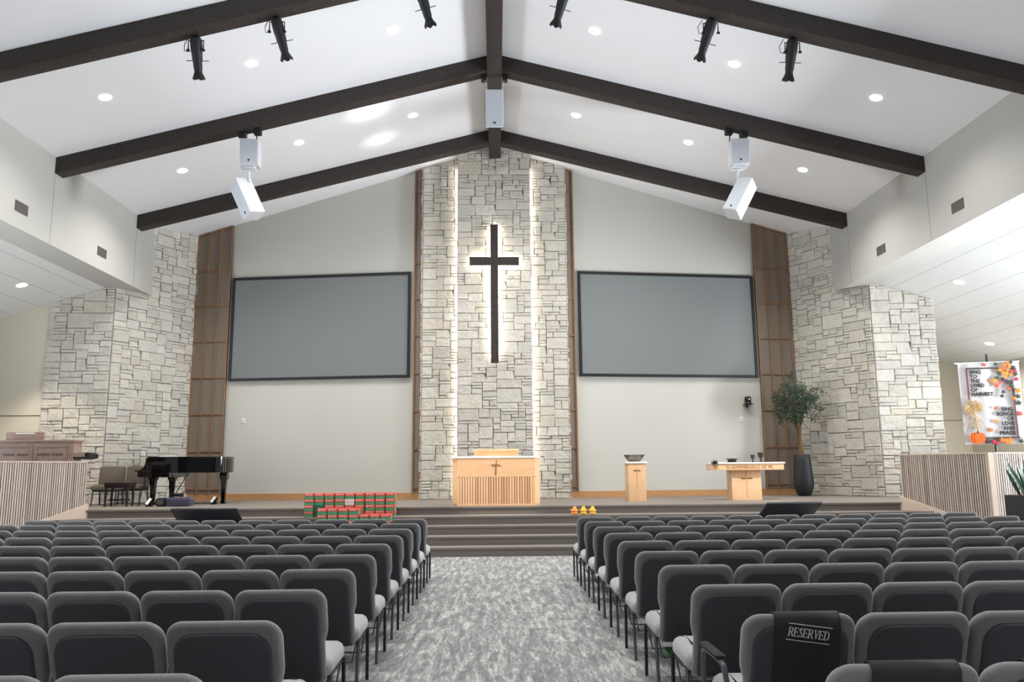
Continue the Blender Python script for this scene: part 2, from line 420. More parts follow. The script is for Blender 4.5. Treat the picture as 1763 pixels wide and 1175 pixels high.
def stone_face(mbS, mbM, cols, A, B, z0, z1, seed, out, thick=.04):
    """clad the vertical plane from A to B (xy) between z0 and z1; out = outward xy normal"""
    A, B, out = Vector(A), Vector(B), Vector(out).normalized()
    L = (B-A).length; d = (B-A)/L
    st, rnd = ashlar(L, z1-z0, seed)
    pal = [(224, 220, 210), (221, 217, 207), (227, 223, 214), (218, 215, 207), (225, 220, 209), (225, 218, 204), (229, 225, 217), (221, 217, 209), (224, 219, 211)]
    for a, b, c, e in st:
        g = .0055
        q = [(a+g, b+g), (c-g, b+g), (c-g, e-g), (a+g, e-g)]
        jx = [0 if (p[0] < .05 or p[0] > L-.05) else rnd.uniform(-.011, .011) for p in q]
        if rnd.random() < .12 and c-a > .25 and a > .05 and c < L-.05: jx[2] -= .035; jx[1] += .02
        q = [(p[0]+jx[i], p[1]+rnd.uniform(-.005, .005)) for i, p in enumerate(q)]
        hgt = thick*rnd.uniform(.55, 1.25)
        k = rnd.uniform(.012, .024)
        def P(x, z, h): return (A.x+d.x*x+out.x*h, A.y+d.y*x+out.y*h, z0+z)
        mx, mz = sum(p[0] for p in q)/4, sum(p[1] for p in q)/4
        inn = []
        for i, p in enumerate(q):
            sx_, sz_ = (1 if p[0] < mx else -1), (1 if p[1] < mz else -1)
            inn.append((p[0]+sx_*k*rnd.uniform(.5, 1.4), p[1]+sz_*min(k, .016)*rnd.uniform(.5, 1.2)))
        V = [P(*p, 0) for p in q]+[P(*p, hgt*.72) for p in q]+[P(*p, hgt*rnd.uniform(.85, 1.15)) for p in inn]
        Fc = [(i, (i+1) % 4, (i+1) % 4+4, i+4) for i in range(4)]+[(i+4, (i+1) % 4+4, (i+1) % 4+8, i+8) for i in range(4)]+[(8, 9, 10, 11)]
        n0 = len(mbS.f); mbS.poly(V, Fc)
        dv = rnd.uniform(-6, 6)-15
        col = srgb(*[min(255, x+dv) for x in rnd.choices(pal, [4, 4, 4, 3, 2, 1.2, 3, 3, 3])[0]])
        cols += [col]*len(Fc)
    m = .003
    mbM.poly([(A.x+out.x*m, A.y+out.y*m, z0), (B.x+out.x*m, B.y+out.y*m, z0), (B.x+out.x*m, B.y+out.y*m, z1), (A.x+out.x*m, A.y+out.y*m, z1)], [(0, 1, 2, 3)])
def stone_wall(name, faces, clips, cores):
    """stones plus a mortar backing as one structure; faces = list of (A, B, z0, z1, seed, out)"""
    S, Mo, cols = MB(), MB(), []
    for a in faces: stone_face(S, Mo, cols, *a)
    nS = len(S.f)
    for c in cores: Mo.prism(*c)
    b = len(S.v)
    V = S.v+Mo.v; Fc = S.f+[[i+b for i in f] for f in Mo.f]
    me = D.meshes.new(name); me.from_pydata(V, [], Fc); me.materials.append(M['stone']); me.materials.append(M['mortar'])
    ca = me.color_attributes.new('stone', 'FLOAT_COLOR', 'CORNER')
    k = 0
    for p in me.polygons:
        c = cols[p.index] if p.index < nS else (.2, .19, .17, 1)
        if p.index >= nS: p.material_index = 1
        for li in p.loop_indices: ca.data[li].color = c
    bm = bmesh.new(); bm.from_mesh(me)
    for co_, no in clips:
        g = bm.verts[:]+bm.edges[:]+bm.faces[:]
        bmesh.ops.bisect_plane(bm, geom=g, plane_co=co_, plane_no=no, clear_outer=True)
    bm.to_mesh(me); bm.free()
    o = D.objects.new(name, me); COL.objects.link(o); return struct(o)
clipL, clipR = ((0, 0, RZ-.004), (-SL, 0, 1)), ((0, 0, RZ-.004), (SL, 0, 1))
# centre slab stands proud of the two side strips
cxl, cxr = X0-.945, X0+.94
stone_wall('wall_stone_centre', [((cxl, 20.03), (cxr, 20.03), ST, RZ, 11, (0, -1))], [clipL, clipR],
           [([(cxl, 20.03), (cxr, 20.03), (cxr, 20.17), (cxl, 20.17)], 'z', ST, RZ)])
stone_wall('wall_stone_strip_left', [((X0-1.87, 20.32), (X0-.6, 20.32), ST, 9.9, 12, (0, -1)), ((X0-1.87, 20.55), (X0-1.87, 20.3), ST, 9.9, 13, (-1, 0))], [clipL],
           [([(X0-1.865, 20.33), (X0-.6, 20.33), (X0-.6, 20.6), (X0-1.865, 20.6)], 'z', ST, 9.9)])
stone_wall('wall_stone_strip_right', [((X0+.6, 20.32), (X0+1.87, 20.32), ST, 9.9, 14, (0, -1)), ((X0+1.87, 20.3), (X0+1.87, 20.55), ST, 9.9, 15, (1, 0))], [clipR],
           [([(X0+.6, 20.33), (X0+1.865, 20.33), (X0+1.865, 20.6), (X0+.6, 20.6)], 'z', ST, 9.9)])
for s, nm, sd in ((-1, 'wall_stone_left', 21), (1, 'wall_stone_right', 31)):
    A, B, C_ = (s*8.06, 21.36), (s*9.25, 19.17), (s*10.74, 19.07)
    nrm = (-s*(21.36-19.17), -(9.25-8.06))
    f1 = (A, B, ST, 8.0, sd, nrm) if s > 0 else (B, A, ST, 8.0, sd, nrm)
    f2 = (B, C_, ST, 6.0, sd+1, (0, -1)) if s > 0 else (C_, B, ST, 6.0, sd+1, (0, -1))
    faces = [f1, f2]
    core = [(A[0]+s*.01, A[1]), (B[0]+s*.005, B[1]+.005), (C_[0], C_[1]+.01), (C_[0], 21.6), (A[0]+s*.01, 21.6)]
    if s > 0: faces.append(((C_[0], C_[1]), (C_[0], C_[1]+2.4), ST, 6.0, sd+2, (1, 0)))
    main = ((0, 0, RZ-.004), (s*SL, 0, 1))
    # the wing is built full height, cut by the roof slope and tucked under the bulkhead and aisle ceiling
    o = stone_wall(nm, faces[:1], [main], [])
    o2 = stone_wall(nm.replace('stone', 'stone_pier'), faces[1:], [((s*9.48, 0, 5.955), (s*.32, 0, 1))], [])

# ---- lattice acoustic panels on the back wall (thing: cloth + frame)
def lattice(name, label, s, xa, xb, ncol, grp):
    ox = X0+s*(xa+xb)/2; rootp = (ox, wall_y(ox), ST)
    r = thing(name, label, 'wall panel', rootp, 0, grp)
    def P(d, off, z):   # d = distance from axis
        x = X0+s*d; return (x-rootp[0], wall_y(x)-off-rootp[1], z-rootp[2])
    top = lambda d: ceil_z(X0+s*d)-.01
    z0 = ST+.17
    def slabp(mb, d0, d1, za0, za1, zb0, zb1, o0, o1):
        pts = [P(d0, o, z) for o in (o0, o1) for z in (za0, za1)]+[P(d1, o, z) for o in (o0, o1) for z in (zb0, zb1)]
        mb.poly(pts, [(0, 1, 3, 2), (4, 5, 7, 6), (0, 2, 6, 4), (1, 3, 7, 5), (2, 3, 7, 6), (0, 1, 5, 4)])
    c = MB(); slabp(c, xa, xb, z0, top(xa), z0, top(xb), .005, .04); c.build('cloth_backing', M['accfab'], r)
    f = MB(); w = .03
    for i in range(ncol+1):
        d = xa+(xb-xa)*i/ncol; ww = w if 0 < i < ncol else .04
        d0, d1 = max(xa, d-ww/2), min(xb, d+ww/2)
        if i == 0: d1 = xa+.035
        if i == ncol: d0 = xb-.035
        slabp(f, d0, d1, z0, top(d0), z0, top(d1), .005, .085)
    z = 1.06
    while z < top(xb)-.2:
        slabp(f, xa, xb, z, z+.035, z, z+.035, .005, .075); z += .97
    slabp(f, xa, xb, top(xa)-.04, top(xa), top(xb)-.04, top(xb), .005, .075)
    f.build('batten_frame', M['lattice'], r)
g = 'oak lattice panels on the back wall'
lattice('lattice_panel', 'wide oak lattice panel with brown cloth beside the left stone wing, above the piano', -1, 7.1, 8.07, 3, g)
lattice('lattice_panel', 'wide oak lattice panel with brown cloth behind the potted tree', 1, 7.1, 8.07, 3, g)
lattice('lattice_panel', 'narrow oak lattice strip between left screen and stone column', -1, 1.9, 2.11, 1, g)
lattice('lattice_panel', 'narrow oak lattice strip between stone column and right screen', 1, 1.9, 2.11, 1, g)

# ---- projection screens
for s, lab in ((-1, 'large grey projection screen in black frame left of the cross'), (1, 'large grey projection screen in black frame right of the cross')):
    xc = X0+s*4.61; r = thing('projection_screen', lab, 'screen', (xc, wall_y(xc)-.07, 3.875), math.atan(.13)*s, 'projection screens')
    hw, ht = 2.44, 2.79
    MB().box(-hw+.05, hw-.05, -.005, .03, .05, ht-.05).build('screen_surface', M['screen'], r)
    f = MB()
    f.box(-hw, hw, -.03, .04, 0, .07).box(-hw, hw, -.03, .04, ht-.07, ht).box(-hw, -hw+.07, -.03, .04, .06, ht-.06).box(hw-.07, hw, -.03, .04, .06, ht-.06)
    f.build('screen_frame', M['black'], r)

# ---- cross
r = thing('wall_cross', 'tall dark wooden cross backlit on the stone column', 'cross', (X0, 19.855, 4.155))
cv, ch = .098, .104
za = 2.625
out = [(-cv, 0), (cv, 0), (cv, za-ch), (.632, za-ch), (.632, za+ch), (cv, za+ch), (cv, 3.594), (-cv, 3.594), (-cv, za+ch), (-.632, za+ch), (-.632, za-ch), (-cv, za-ch)]
MB().prism(out, 'y', -.035, .04).build('cross_body', M['beam'], r)
l = MB(); e = .03
l.box(-cv+e, cv-e, .04, .06, .17, 3.594-e).box(-.632+e, -cv+e, .04, .06, za-ch+e, za+ch-e).box(cv-e, .632-e, .04, .06, za-ch+e, za+ch-e)
l.build('backlight_strip', M['ledc'], r)
MB().box(-.03, .03, .06, .14, 1, 1.06).box(-.03, .03, .06, .14, 3, 3.06).build('standoff_bracket', M['dmetal'], r)
# LED strips behind the centre slab
for s, lab in ((-1, 'glowing light strip along the left back edge of the stone slab'), (1, 'glowing light strip along the right back edge of the stone slab')):
    o = MB().box(-.012, .012, -.02, .02, 0, 8.6).build('light_strip', M['led'], loc=(X0+s*.925, 20.2, ST+.05)); tag(o, lab, 'light strip', 'light strips behind the stone slab')

# ---- beams
def rafter(Y, s, lab):
    mb = MB(); w, h = .30, .33
    xs, xe = s*.15, s*BX
    P = []
    for x in (xs, xe):
        zt = ceil_z(x)
        P += [(x, 0, zt), (x, w, zt), (x, w, zt-h), (x, 0, zt-h)]
    mb.poly(P, [(0, 1, 2, 3), (4, 5, 6, 7), (0, 4, 7, 3), (1, 5, 6, 2), (3, 7, 6, 2), (0, 1, 5, 4)])
    o = mb.build('roof_beam', M['beam'], bevel=.006); o.location = (0, Y, 0)
    tag(o, lab, 'beam', 'dark timber roof beams')
for Y, nm in ((11.72, 'nearest the camera, carrying stage lights'), (15.31, 'carrying the hung speakers'), (18.96, 'closest to the stone wall')):
    rafter(Y, -1, 'dark sloping timber beam on left roof slope, '+nm)
    rafter(Y, 1, 'dark sloping timber beam on right roof slope, '+nm)
o = MB().box(-.15, .155, -4.2, 19.98, 9.6, RZ+.02).build('ridge_beam', M['beam'], bevel=.006)
tag(o, 'dark timber beam running along the ridge of the roof', 'beam')

# ---- downlights
def aim(o, d): o.rotation_euler = Vector(d).to_track_quat('-Z', 'Y').to_euler()
ordn = ['inner', 'middle', 'outer']
def downlight(x, y, lab, zf, slope_s, power, spot=2.3, blend=.8, lc=(1, .98, .94)):
    r = thing('downlight', lab, 'ceiling light', (x, y, zf), 0, 'recessed ceiling lights')
    ang = math.atan(slope_s)
    r.rotation_euler = (0, ang, 0)
    t1 = MB().lathe([(.098, -.004), (.118, -.004), (.118, .004), (.098, .004)], n=28).build('trim_ring', M['white'], r)
    MB().lathe([(.001, -.012), (.102, -.012), (.102, .002), (.001, .002)], n=28).build('diffuser', M['lamp'], r)
    L = D.lights.new('downlight_lamp', 'SPOT'); L.energy = power; L.spot_size = spot; L.spot_blend = blend; L.shadow_soft_size = .1; L.color = lc
    lo = D.objects.new('downlight_lamp', L); COL.objects.link(lo); lo.location = (x, y, zf-.05)
P_DL = 330
for s, sn in ((-1, 'left'), (1, 'right')):
    for i, x in enumerate((1.86, 4.42, 7.0)):
        for y, yn in ((13.62, 'in front of the speaker beam'), (17.18, 'behind the speaker beam'), (9.9, None), (6.3, None), (2.7, None)):
            if yn is None:
                L = D.lights.new('downlight_lamp', 'SPOT'); L.energy = P_DL*{9.9: 1.2, 6.3: 1.5, 2.7: 1.5}[y]; L.spot_size = 1.2; L.spot_blend = .8; L.shadow_soft_size = .1; L.color = (1, .98, .94)
                lo = D.objects.new('downlight_lamp', L); COL.objects.link(lo); lo.location = (s*x, y, ceil_z(x)-.05); continue
            downlight(s*x, y, 'round recessed light on %s roof slope, %s of three %s' % (sn, ordn[i], yn), ceil_z(x), s*SL, P_DL*(1.5 if y > 15 else 1))
downlight(-10.48, 17.45, 'round recessed light in the tiled ceiling of the left aisle', 5.96-.32*1.0, -.32, 460, 1.4, .45, (1, .89, .70))
downlight(10.52, 17.5, 'round recessed light in right aisle ceiling nearer the camera', 5.96-.32*1.04, .32, 380, 1.5, .5)
downlight(13.28, 20.97, 'round recessed light in right aisle ceiling above the banner', 5.96-.32*3.8, .32, 260)

# ---- vents
for s, sn in ((-1, 'left'), (1, 'right')):
    for y, yn in ((14.34, 'nearer the camera'), (17.39, 'nearer the stone')):
        r = thing('wall_vent', 'small grey louvred vent on %s bulkhead, %s' % (sn, yn), 'vent', (s*BX, y, 6.36), 0, 'bulkhead vents')
        r.rotation_euler = (0, 0, s*PI/2)   # local -y faces the room
        MB().box(-.2, .2, .0-.012, .01, -.1, .1).build('vent_frame', M['vent'], r)
        m = MB()
        for k in range(7): m.box(-.18, .18, -.02, -.008, -.085+.025*k, -.07+.025*k)
        m.build('louvre', M['ventdark'], r)

# ---- hung stage lights on the first beam
def stage_light(x, tilt, lab):
    zt = ceil_z(x)-.33
    r = thing('stage_light', lab, 'stage light', (x, 11.95, zt), 0, 'stage lights hung from the first beam')
    MB().box(-.03, .03, -.03, .03, -.04, .03).tube([(0, 0, -.02), (0, 0, -.12)], .015).build('hanging_clamp', M['blackmat'], r)
    y = MB()
    y.tube([(-.12, .03, -.25), (-.12, .02, -.08), (.12, .02, -.08), (.12, .03, -.25)], .011, 6)
    y.build('yoke', M['blackmat'], r)
    Rm = Matrix.Translation((0, .02, -.10)) @ Matrix.Rotation(tilt, 4, 'Y') @ Matrix.Rotation(math.radians(24), 4, 'X')
    def up_(prof): return [(a, -b) for a, b in prof]
    b = MB().lathe(up_([(.03, -.10), (.08, -.06), (.092, 0), (.092, .14), (.084, .18), (.08, .28), (.073, .28), (.068, .42), (.06, .42)]), n=18, M4=Rm)
    b.build('lamp_barrel', M['blackmat'], r, smooth=True, angle=30)
    h = MB(); n = 18; P, Fc = [], []
    for rr, z in ((.060, -.41), (.064, -.47), (.104, -.585)):
        for k in range(n): P.append(Rm @ Vector((rr*math.cos(2*PI*k/n), rr*math.sin(2*PI*k/n), z+(.03*(k % 3 == 0) if z < -.55 else 0))))
    for i in range(2):
        for k in range(n): Fc.append((i*n+k, i*n+(k+1) % n, (i+1)*n+(k+1) % n, (i+1)*n+k))
    h.poly(P, Fc); h.build('top_hat', M['blackmat'], r)
    kn = MB()
    for s in (-1, 1):
        kn.tube([(s*.10, .03, -.24), (s*.145, .03, -.24)], .02, 8)
        kn.tube([Rm @ Vector((s*.07, 0, -.29)), Rm @ Vector((s*.18, 0, -.29))], .006, 6)
    kn.build('tilt_knob', M['blackmat'], r)
    MB().lathe([(.001, -.415), (.058, -.415), (.058, -.41), (.001, -.41)], n=18, M4=Rm).build('lens', M['glass'], r)
    MB().tube([(-.12, .05, 0), (-.2, .06, -.12), (-.19, .05, -.24), (-.1, .04, -.26)], .006, 5).build('power_cable', M['rubber'], r)
    return Rm
SLX = [(-4.78, .02, 'outermost on left roof slope'), (-3.5, -.22, 'middle one on left roof slope'), (-1.2, -.30, 'just left of the ridge'),
       (1.17, .30, 'just right of the ridge'), (3.53, .28, 'middle one on right roof slope'), (4.85, .03, 'outermost on right roof slope')]
for x, tl, wn in SLX: stage_light(x, tl, 'black stage spotlight hung under the beam, '+wn)

# ---- hung loudspeakers
def cab(r, name, M4, w, h, d, dot=True):
    o = MB().box(-w/2, w/2, -d/2, d/2, -h/2, h/2, M4=M4).build(name, M['spk'], r, bevel=.012)
    gr = MB().box(-w/2+.015, w/2-.015, -d/2-.008, -d/2+.002, -h/2+.015, h/2-.015, M4=M4).build('grille', M['spkgrille'], o)
    if dot: MB().box(-.018, .018, -d/2-.016, -d/2-.004, -h/2+.07, -h/2+.105, M4=M4).build('emblem_plate', M['blackmat'], o)
    return o
def cluster(s, lab):
    # straight top cabinet with a long cabinet swung below it
    r = thing('hung_speaker', lab, 'speaker', (s*4.98, 15.48, 7.9), 0, 'white hung loudspeakers')
    cab(r, 'top_cabinet', Matrix.Translation((-s*.03 if s < 0 else .03, 0, -.02)) @ Matrix.Rotation(-.12*s, 4, 'Z') @ Matrix.Rotation(math.radians(8), 4, 'X'), .36, .52, .40)
    for k in (-1, 1):
        z = ceil_z(4.98+s*k*.15)-.33-7.9
        MB().box(k*.15-.07, k*.15+.07, -.06, .08, z-.12, z+.02).build('beam_clamp', M['blackmat'], r)
        MB().tube([(k*.15, 0, z-.1), (k*.15+s*.01, 0, (z+.17)/2), (k*.15, 0, .22)], .012, 6).build('hanging_chain', M['dmetal'], r)
    b = MB().box(-.13, .13, -.1, .1, -.36, -.27).tube([(0, 0, -.34), (-s*.02, 0, -.5), (-s*.02, 0, -.62)], .03, 8)
    b.tube([(-.16, -.05, -.40), (.16, -.05, -.36)], .014, 6)
    b.build('pan_bracket', M['spk'], r)
    Mx = Matrix.Translation((0, 0, -.98)) @ Matrix.Rotation(-s*math.radians(-31) if s < 0 else -s*math.radians(-24), 4, 'Y') @ Matrix.Rotation(s*math.radians(-38) if s > 0 else math.radians(-42), 4, 'Z') @ Matrix.Rotation(math.radians(-8), 4, 'X')
    cab(r, 'long_cabinet', Mx, .31, .82, .34)
    return r
cluster(-1, 'pair of white loudspeaker cabinets hung from the left roof slope')
cluster(1, 'pair of white loudspeaker cabinets hung from the right roof slope')
r = thing('hung_speaker', 'white upright loudspeaker hung under the ridge beam', 'speaker', (0, 15.45, 8.84), 0, 'white hung loudspeakers')
cab(r, 'cabinet', Matrix.Rotation(math.radians(22), 4, 'X'), .36, .74, .30)
for k in (-1, 1):
    MB().box(k*.215-.055, k*.215+.055, -.04, .10, .62, .80).build('beam_clamp', M['blackmat'], r)
    MB().tube([(k*.2, .02, .64), (k*.14, .0, .34)], .008, 6).build('hanging_cable', M['spk'], r)

# ---- small wall devices
def on_wall(x): return wall_y(x)
for x, z, lab, s in ((-6.62, 2.84, 'small white wall plate on the left back wall below the screen', -1), (6.49, 2.78, 'small white wall plate below the wall camera', 1)):
    r = thing('wall_plate', lab, 'wall plate', (x, on_wall(x)-.012, z), math.atan(.13)*s)
    MB().box(-.045, .045, -.006, .012, -.06, .06).build('cover_plate', M['white'], r, bevel=.003)
    MB().box(-.02, .02, -.01, 0, -.03, .03).build('socket', M['spkgrille'], r)
x = 6.67
r = thing('wall_camera', 'small black pan and tilt camera on a wall shelf', 'camera', (x, on_wall(x)-.1, 3.17), math.atan(.13))
MB().box(-.11, .11, -.1, .1, -.015, 0).box(-.02, .02, .06, .1, -.09, 0).build('shelf_bracket', M['black'], r)
MB().lathe([(.085, 0), (.09, .02), (.075, .05), (.04, .055)], n=20).build('camera_base', M['black'], r, smooth=True)
MB().lathe([(.02, -.075), (.07, -.065), (.078, 0), (.07, .065), (.02, .075)], c=(0, 0, 0), n=20, M4=Matrix.Translation((0, 0, .13)) @ Matrix.Rotation(PI/2, 4, 'Y')).build('camera_head', M['black'], r, smooth=True)
MB().tube([(0, -.06, .125), (.0, -.1, .12)], [.03, .026], 14).build('camera_lens', M['glass'], r)

# ---- slatted half walls
def slat_wall(mbS, mbB, mbC, A, B, z1, zlow, pitch=.043, w=.027, th=.03, rnd=random.Random(3)):
    A, B = Vector(A), Vector(B); L = (B-A).length; d = (B-A)/L; o = Vector((d.y, -d.x))
    if o.y > 0: o = -o
    n = round(L/pitch)
    def bx(mb, s0, s1, o0, o1, za0, zb0, zt, tone):
        P = []
        for ss, zb in ((s0, za0), (s1, zb0)):
            for oo in (o0, o1):
                q = A+d*ss+o*oo
                P += [(q.x, q.y, zb), (q.x, q.y, zt)]
        mb.poly(P, [(0, 1, 3, 2), (4, 5, 7, 6), (0, 1, 5, 4), (2, 3, 7, 6), (1, 3, 7, 5), (0, 2, 6, 4)], tone)
    for i in range(n):
        s0 = (i+.5)*L/n-w/2
        za, zb = zlow((A+d*s0).y), zlow((A+d*(s0+w)).y)
        bx(mbS, s0, s0+w, 0, th, za, zb, z1-.02, rnd.random())
    bx(mbB, 0, L, -.09, .001, 0, 0, z1-.02, 0)
    bx(mbC, 0, L, -.10, th+.005, z1-.025, z1-.025, z1, .6)
    return o
for s, lab in ((-1, 'slatted wooden half wall in front of the organ'), (1, 'slatted wooden half wall below the harvest banner')):
    W_ = LW if s < 0 else RW
    A0 = (W_(16.25)+s*.03, 16.25); 
    yl = 14.4 if s < 0 else 14.77
    B0 = (W_(yl)+s*.03, yl)
    zl = lambda y: max(.06, .885-.36*(16.25-y))
    r = thing('slatted_partition', lab, 'half wall', (A0[0], A0[1], 0), 0, 'slatted half walls')
    S, Bk, Cp = MB(), MB(), MB()
    slat_wall(S, Bk, Cp, A0, B0, 1.745, zl)
    if s > 0:
        slat_wall(S, Bk, Cp, (B0[0]+.08, B0[1]-.03), (12.2, 14.95), 1.745, lambda y: .06)
    else:
        slat_wall(S, Bk, Cp, (B0[0]-.08, B0[1]-.03), (-12.2, 14.55), 1.745, lambda y: .06)
    off = (-A0[0], -A0[1], 0)
    for o in (S.build('slat', M['slat'], r, tones='tone'), Bk.build('backing_board', M['slatgap'], r), Cp.build('cap_rail', M['skirt'], r)):
        o.location = off
    # corner post
    MB().box(-.05+s*.03, .05+s*.03, -.06, .03, 0, 1.745).build('corner_post', M['skirt'], r, loc=(B0[0]-A0[0], B0[1]-A0[1], 0))
    # sloping skirt beside the steps
    sk = MB(); P = []
    for y in (16.26, 14.45):
        xw = W_(y)-s*.045
        for dx in (0, s*.055):
            P += [(xw+dx-A0[0], y-A0[1], 0), (xw+dx-A0[0], y-A0[1], zl(y)+.02)]
    sk.poly(P, [(0, 1, 3, 2), (4, 5, 7, 6), (0, 1, 5, 4), (2, 3, 7, 6), (1, 3, 7, 5), (0, 2, 6, 4)])
    sk.build('skirt_board', M['skirt'], r)

# ------------------------------------------------------------------ text helper
def text_mesh(name, body, size, mat, parent, M4, align='LEFT', extrude=.002, bold=0, spacing=1.0, scale=(1, 1)):
    cu = D.curves.new(name, 'FONT'); cu.body = body; cu.size = size; cu.align_x = align; cu.extrude = extrude; cu.offset = bold
    cu.space_character = spacing; cu.resolution_u = 3
    tmp = D.objects.new(name, cu); COL.objects.link(tmp)
    dg = bpy.context.evaluated_depsgraph_get(); dg.update()
    me = D.meshes.new_from_object(tmp.evaluated_get(dg)); me.name = name
    D.objects.remove(tmp); D.curves.remove(cu)
    me.transform(Matrix.Diagonal((scale[0], scale[1], 1, 1))); me.transform(M4)
    me.materials.clear(); me.materials.append(mat)
    o = D.objects.new(name, me); COL.objects.link(o); o.parent = parent; return o
UPR = Matrix.Rotation(PI/2, 4, 'X')    # text stands up facing -y

# ------------------------------------------------------------------ pulpit, font, table
r = thing('pulpit', 'wide honey oak pulpit with slatted lower front at stage centre', 'pulpit', (-.01, 16.5, ST))
b = MB(); fw, bw, dp, hh = .79, .895, .62, .955
out = [(-fw, .0), (fw, .0), (bw, .16), (bw, dp), (-bw, dp), (-bw, .16)]
b.prism(out, 'z', 0.03, hh); b.prism([(-fw+.01, .01), (fw-.01, .01), (bw-.01, .17), (bw-.01, dp-.01), (-bw+.01, dp-.01), (-bw+.01, .17)], 'z', 0, .04)
b.build('pulpit_body', M['oakh'], r)
MB().box(-fw+.05, fw-.05, -.004, .004, .05, .575).build('slat_recess', M['tan'], r)
s_ = MB(); n = 28; rnd = random.Random(5)
for i in range(n):
    x = -fw+.05+(i+.5)*(2*fw-.1)/n; s_.box(x-.0195, x+.0195, -.022, .0, .02, .575, tone=rnd.random())
s_.build('front_slats', M['pslat'], r, tones='tone')
MB().box(-fw+.0, fw, -.022, .0, .57, hh).box(-fw, -fw+.05, -.022, 0, .02, .58).box(fw-.05, fw, -.022, 0, .02, .58).box(-fw, fw, -.024, 0, 0, .03).build('front_board', M['oakh'], r)
MB().prism([(-fw-.015, -.04), (fw+.015, -.04), (bw+.015, .13), (bw+.015, dp+.01), (-bw-.015, dp+.01), (-bw-.015, .13)], 'z', hh, hh+.035).build('worktop', M['quartz'], r, bevel=.004)
MB().box(-.455, .455, .2, .55, hh+.035, hh+.15).build('reading_box', M['oakh'], r)
MB().box(-.475, .475, .15, .57, hh+.15, hh+.185).build('reading_ledge', M['oakh'], r, bevel=.004)
c = MB()
c.poly([(-.03, -.026, .61), (.008, -.026, .61), (.012, -.026, .78), (.02, -.026, .92), (.005, -.026, .92), (-.02, -.026, .80)], [(0, 1, 2, 3, 4, 5)])
c.box(-.095, .07, -.03, -.02, .815, .83).box(-.075, .105, -.03, -.02, .79, .803)
c.build('cross_inlay', M['tan'], r)

r = thing('baptismal_font', 'pale wooden pedestal font with a white top', 'font', (3.115, 17.9, ST))
MB().prism([(-.195, 0), (.195, 0), (.195, .5), (-.195, .5)], 'z', 0, .83).build('pedestal', M['maple'], r, bevel=.006)
MB().box(-.235, .225, -.03, .53, .83, .868).build('top_slab', M['quartz'], r, bevel=.006)
c = MB().box(-.012, .012, -.006, .0, .30, .76); c.build('cross_inlay', M['oak'], r)
MB().box(-.075, -.005, -.01, .0, .665, .685).box(.01, .075, -.01, .0, .665, .682).build('cross_arms', M['inlay'], r)
r = thing('font_bowl', 'shallow pewter bowl standing on the pedestal font', 'bowl', (3.10, 18.12, ST+.868))
MB().lathe([(.10, 0), (.13, .01), (.19, .08), (.232, .15), (.236, .155), (.228, .15), (.18, .08), (.1, .025), (.001, .02)], n=36).build('bowl', M['pewter'], r, smooth=True)

tx, ty = 5.59, 17.86
r = thing('communion_table', 'pale wooden communion table with white top and carved lettering', 'table', (tx, ty, ST))
MB().box(-.80, .82, -.03, .62, .80, .835).build('table_top', M['quartz'], r, bevel=.006)
MB().box(-.78, .80, 0, .60, .665, .80).build('apron', M['maple'], r, bevel=.004)
MB().box(-.335, .325, .16, .56, 0, .665).build('pedestal_base', M['maple'], r, bevel=.005)
c = MB().box(-.01, .01, .152, .16, .06, .66); c.build('cross_inlay', M['oak'], r)
MB().box(-.13, -.015, .15, .16, .47, .49).box(.015, .13, .15, .16, .47, .49).build('cross_arms', M['inlay'], r)
MB().box(-.12, .12, .148, .16, .493, .505).build('cross_bar', M['oak'], r)
text_mesh('apron_lettering', 'IN REMEMBRANCE OF ME', .105, M['tan'], r, Matrix.Translation((-.50, -.003, .695)) @ UPR, spacing=1.12, extrude=.003, scale=(.80, 1.0))
ztop = ST+.835
r = thing('communion_plate', 'dark wide pottery bowl left of the two goblets on the communion table', 'bowl', (5.29, 18.05, ztop))
MB().lathe([(.09, 0), (.11, .01), (.085, .03), (.10, .05), (.14, .085), (.145, .085), (.1, .055), (.001, .045)], n=28).build('plate_bowl', M['pottery'], r, smooth=True)
def goblet(x, y, h, rr, lab):
    r = thing('chalice', lab, 'goblet', (x, y, ztop), 0, 'goblets on the communion table')
    MB().lathe([(rr*.62, 0), (rr*.62, .008), (rr*.3, .02), (rr*.28, h*.38), (rr*.75, h*.5), (rr*1.0, h*.68), (rr*.92, h*.85), (rr*1.05, h), (rr*.98, h), (rr*.85, h*.8), (rr*.5, h*.55), (.001, h*.5)], n=24).build('goblet_cup', M['pottery'], r, smooth=True)
goblet(5.76, 18.05, .165, .048, 'smaller dark pottery goblet on the communion table')
goblet(5.945, 18.05, .215, .068, 'larger dark pottery goblet at the right on the communion table')
r = thing('potted_greenery', 'small dark green sprig at left end of communion table', 'plant', (4.83, 17.84, ztop))
g_ = MB(); rnd = random.Random(4)
def leaf(mb, p, d, n_, L, w, tone=0):
    p, d, n_ = Vector(p), Vector(d).normalized(), Vector(n_)
    sd = d.cross(n_).normalized()
    m = p+d*L*.5+n_*L*.06
    mb.poly([p, m+sd*w/2, p+d*L, m-sd*w/2], [(0, 1, 2), (0, 2, 3)], tone)
for i in range(70):
    a = rnd.uniform(0, 2*PI); g_ and leaf(g_, (rnd.uniform(-.04, .04), rnd.uniform(-.03, -.0), rnd.uniform(0, .03)), (math.cos(a), math.sin(a)-.9, rnd.uniform(-1.6, .5)), (0, -.3, 1), rnd.uniform(.05, .11), .025, rnd.random()*.3)
g_.build('foliage', M['leaf'], r, tones='tone')

# ------------------------------------------------------------------ piano corner
pr = thing('grand_piano', 'glossy black grand piano with closed lid on the left of the stage', 'piano', (-7.12, 18.4, ST))
pr.scale = (.97, .97, .97)
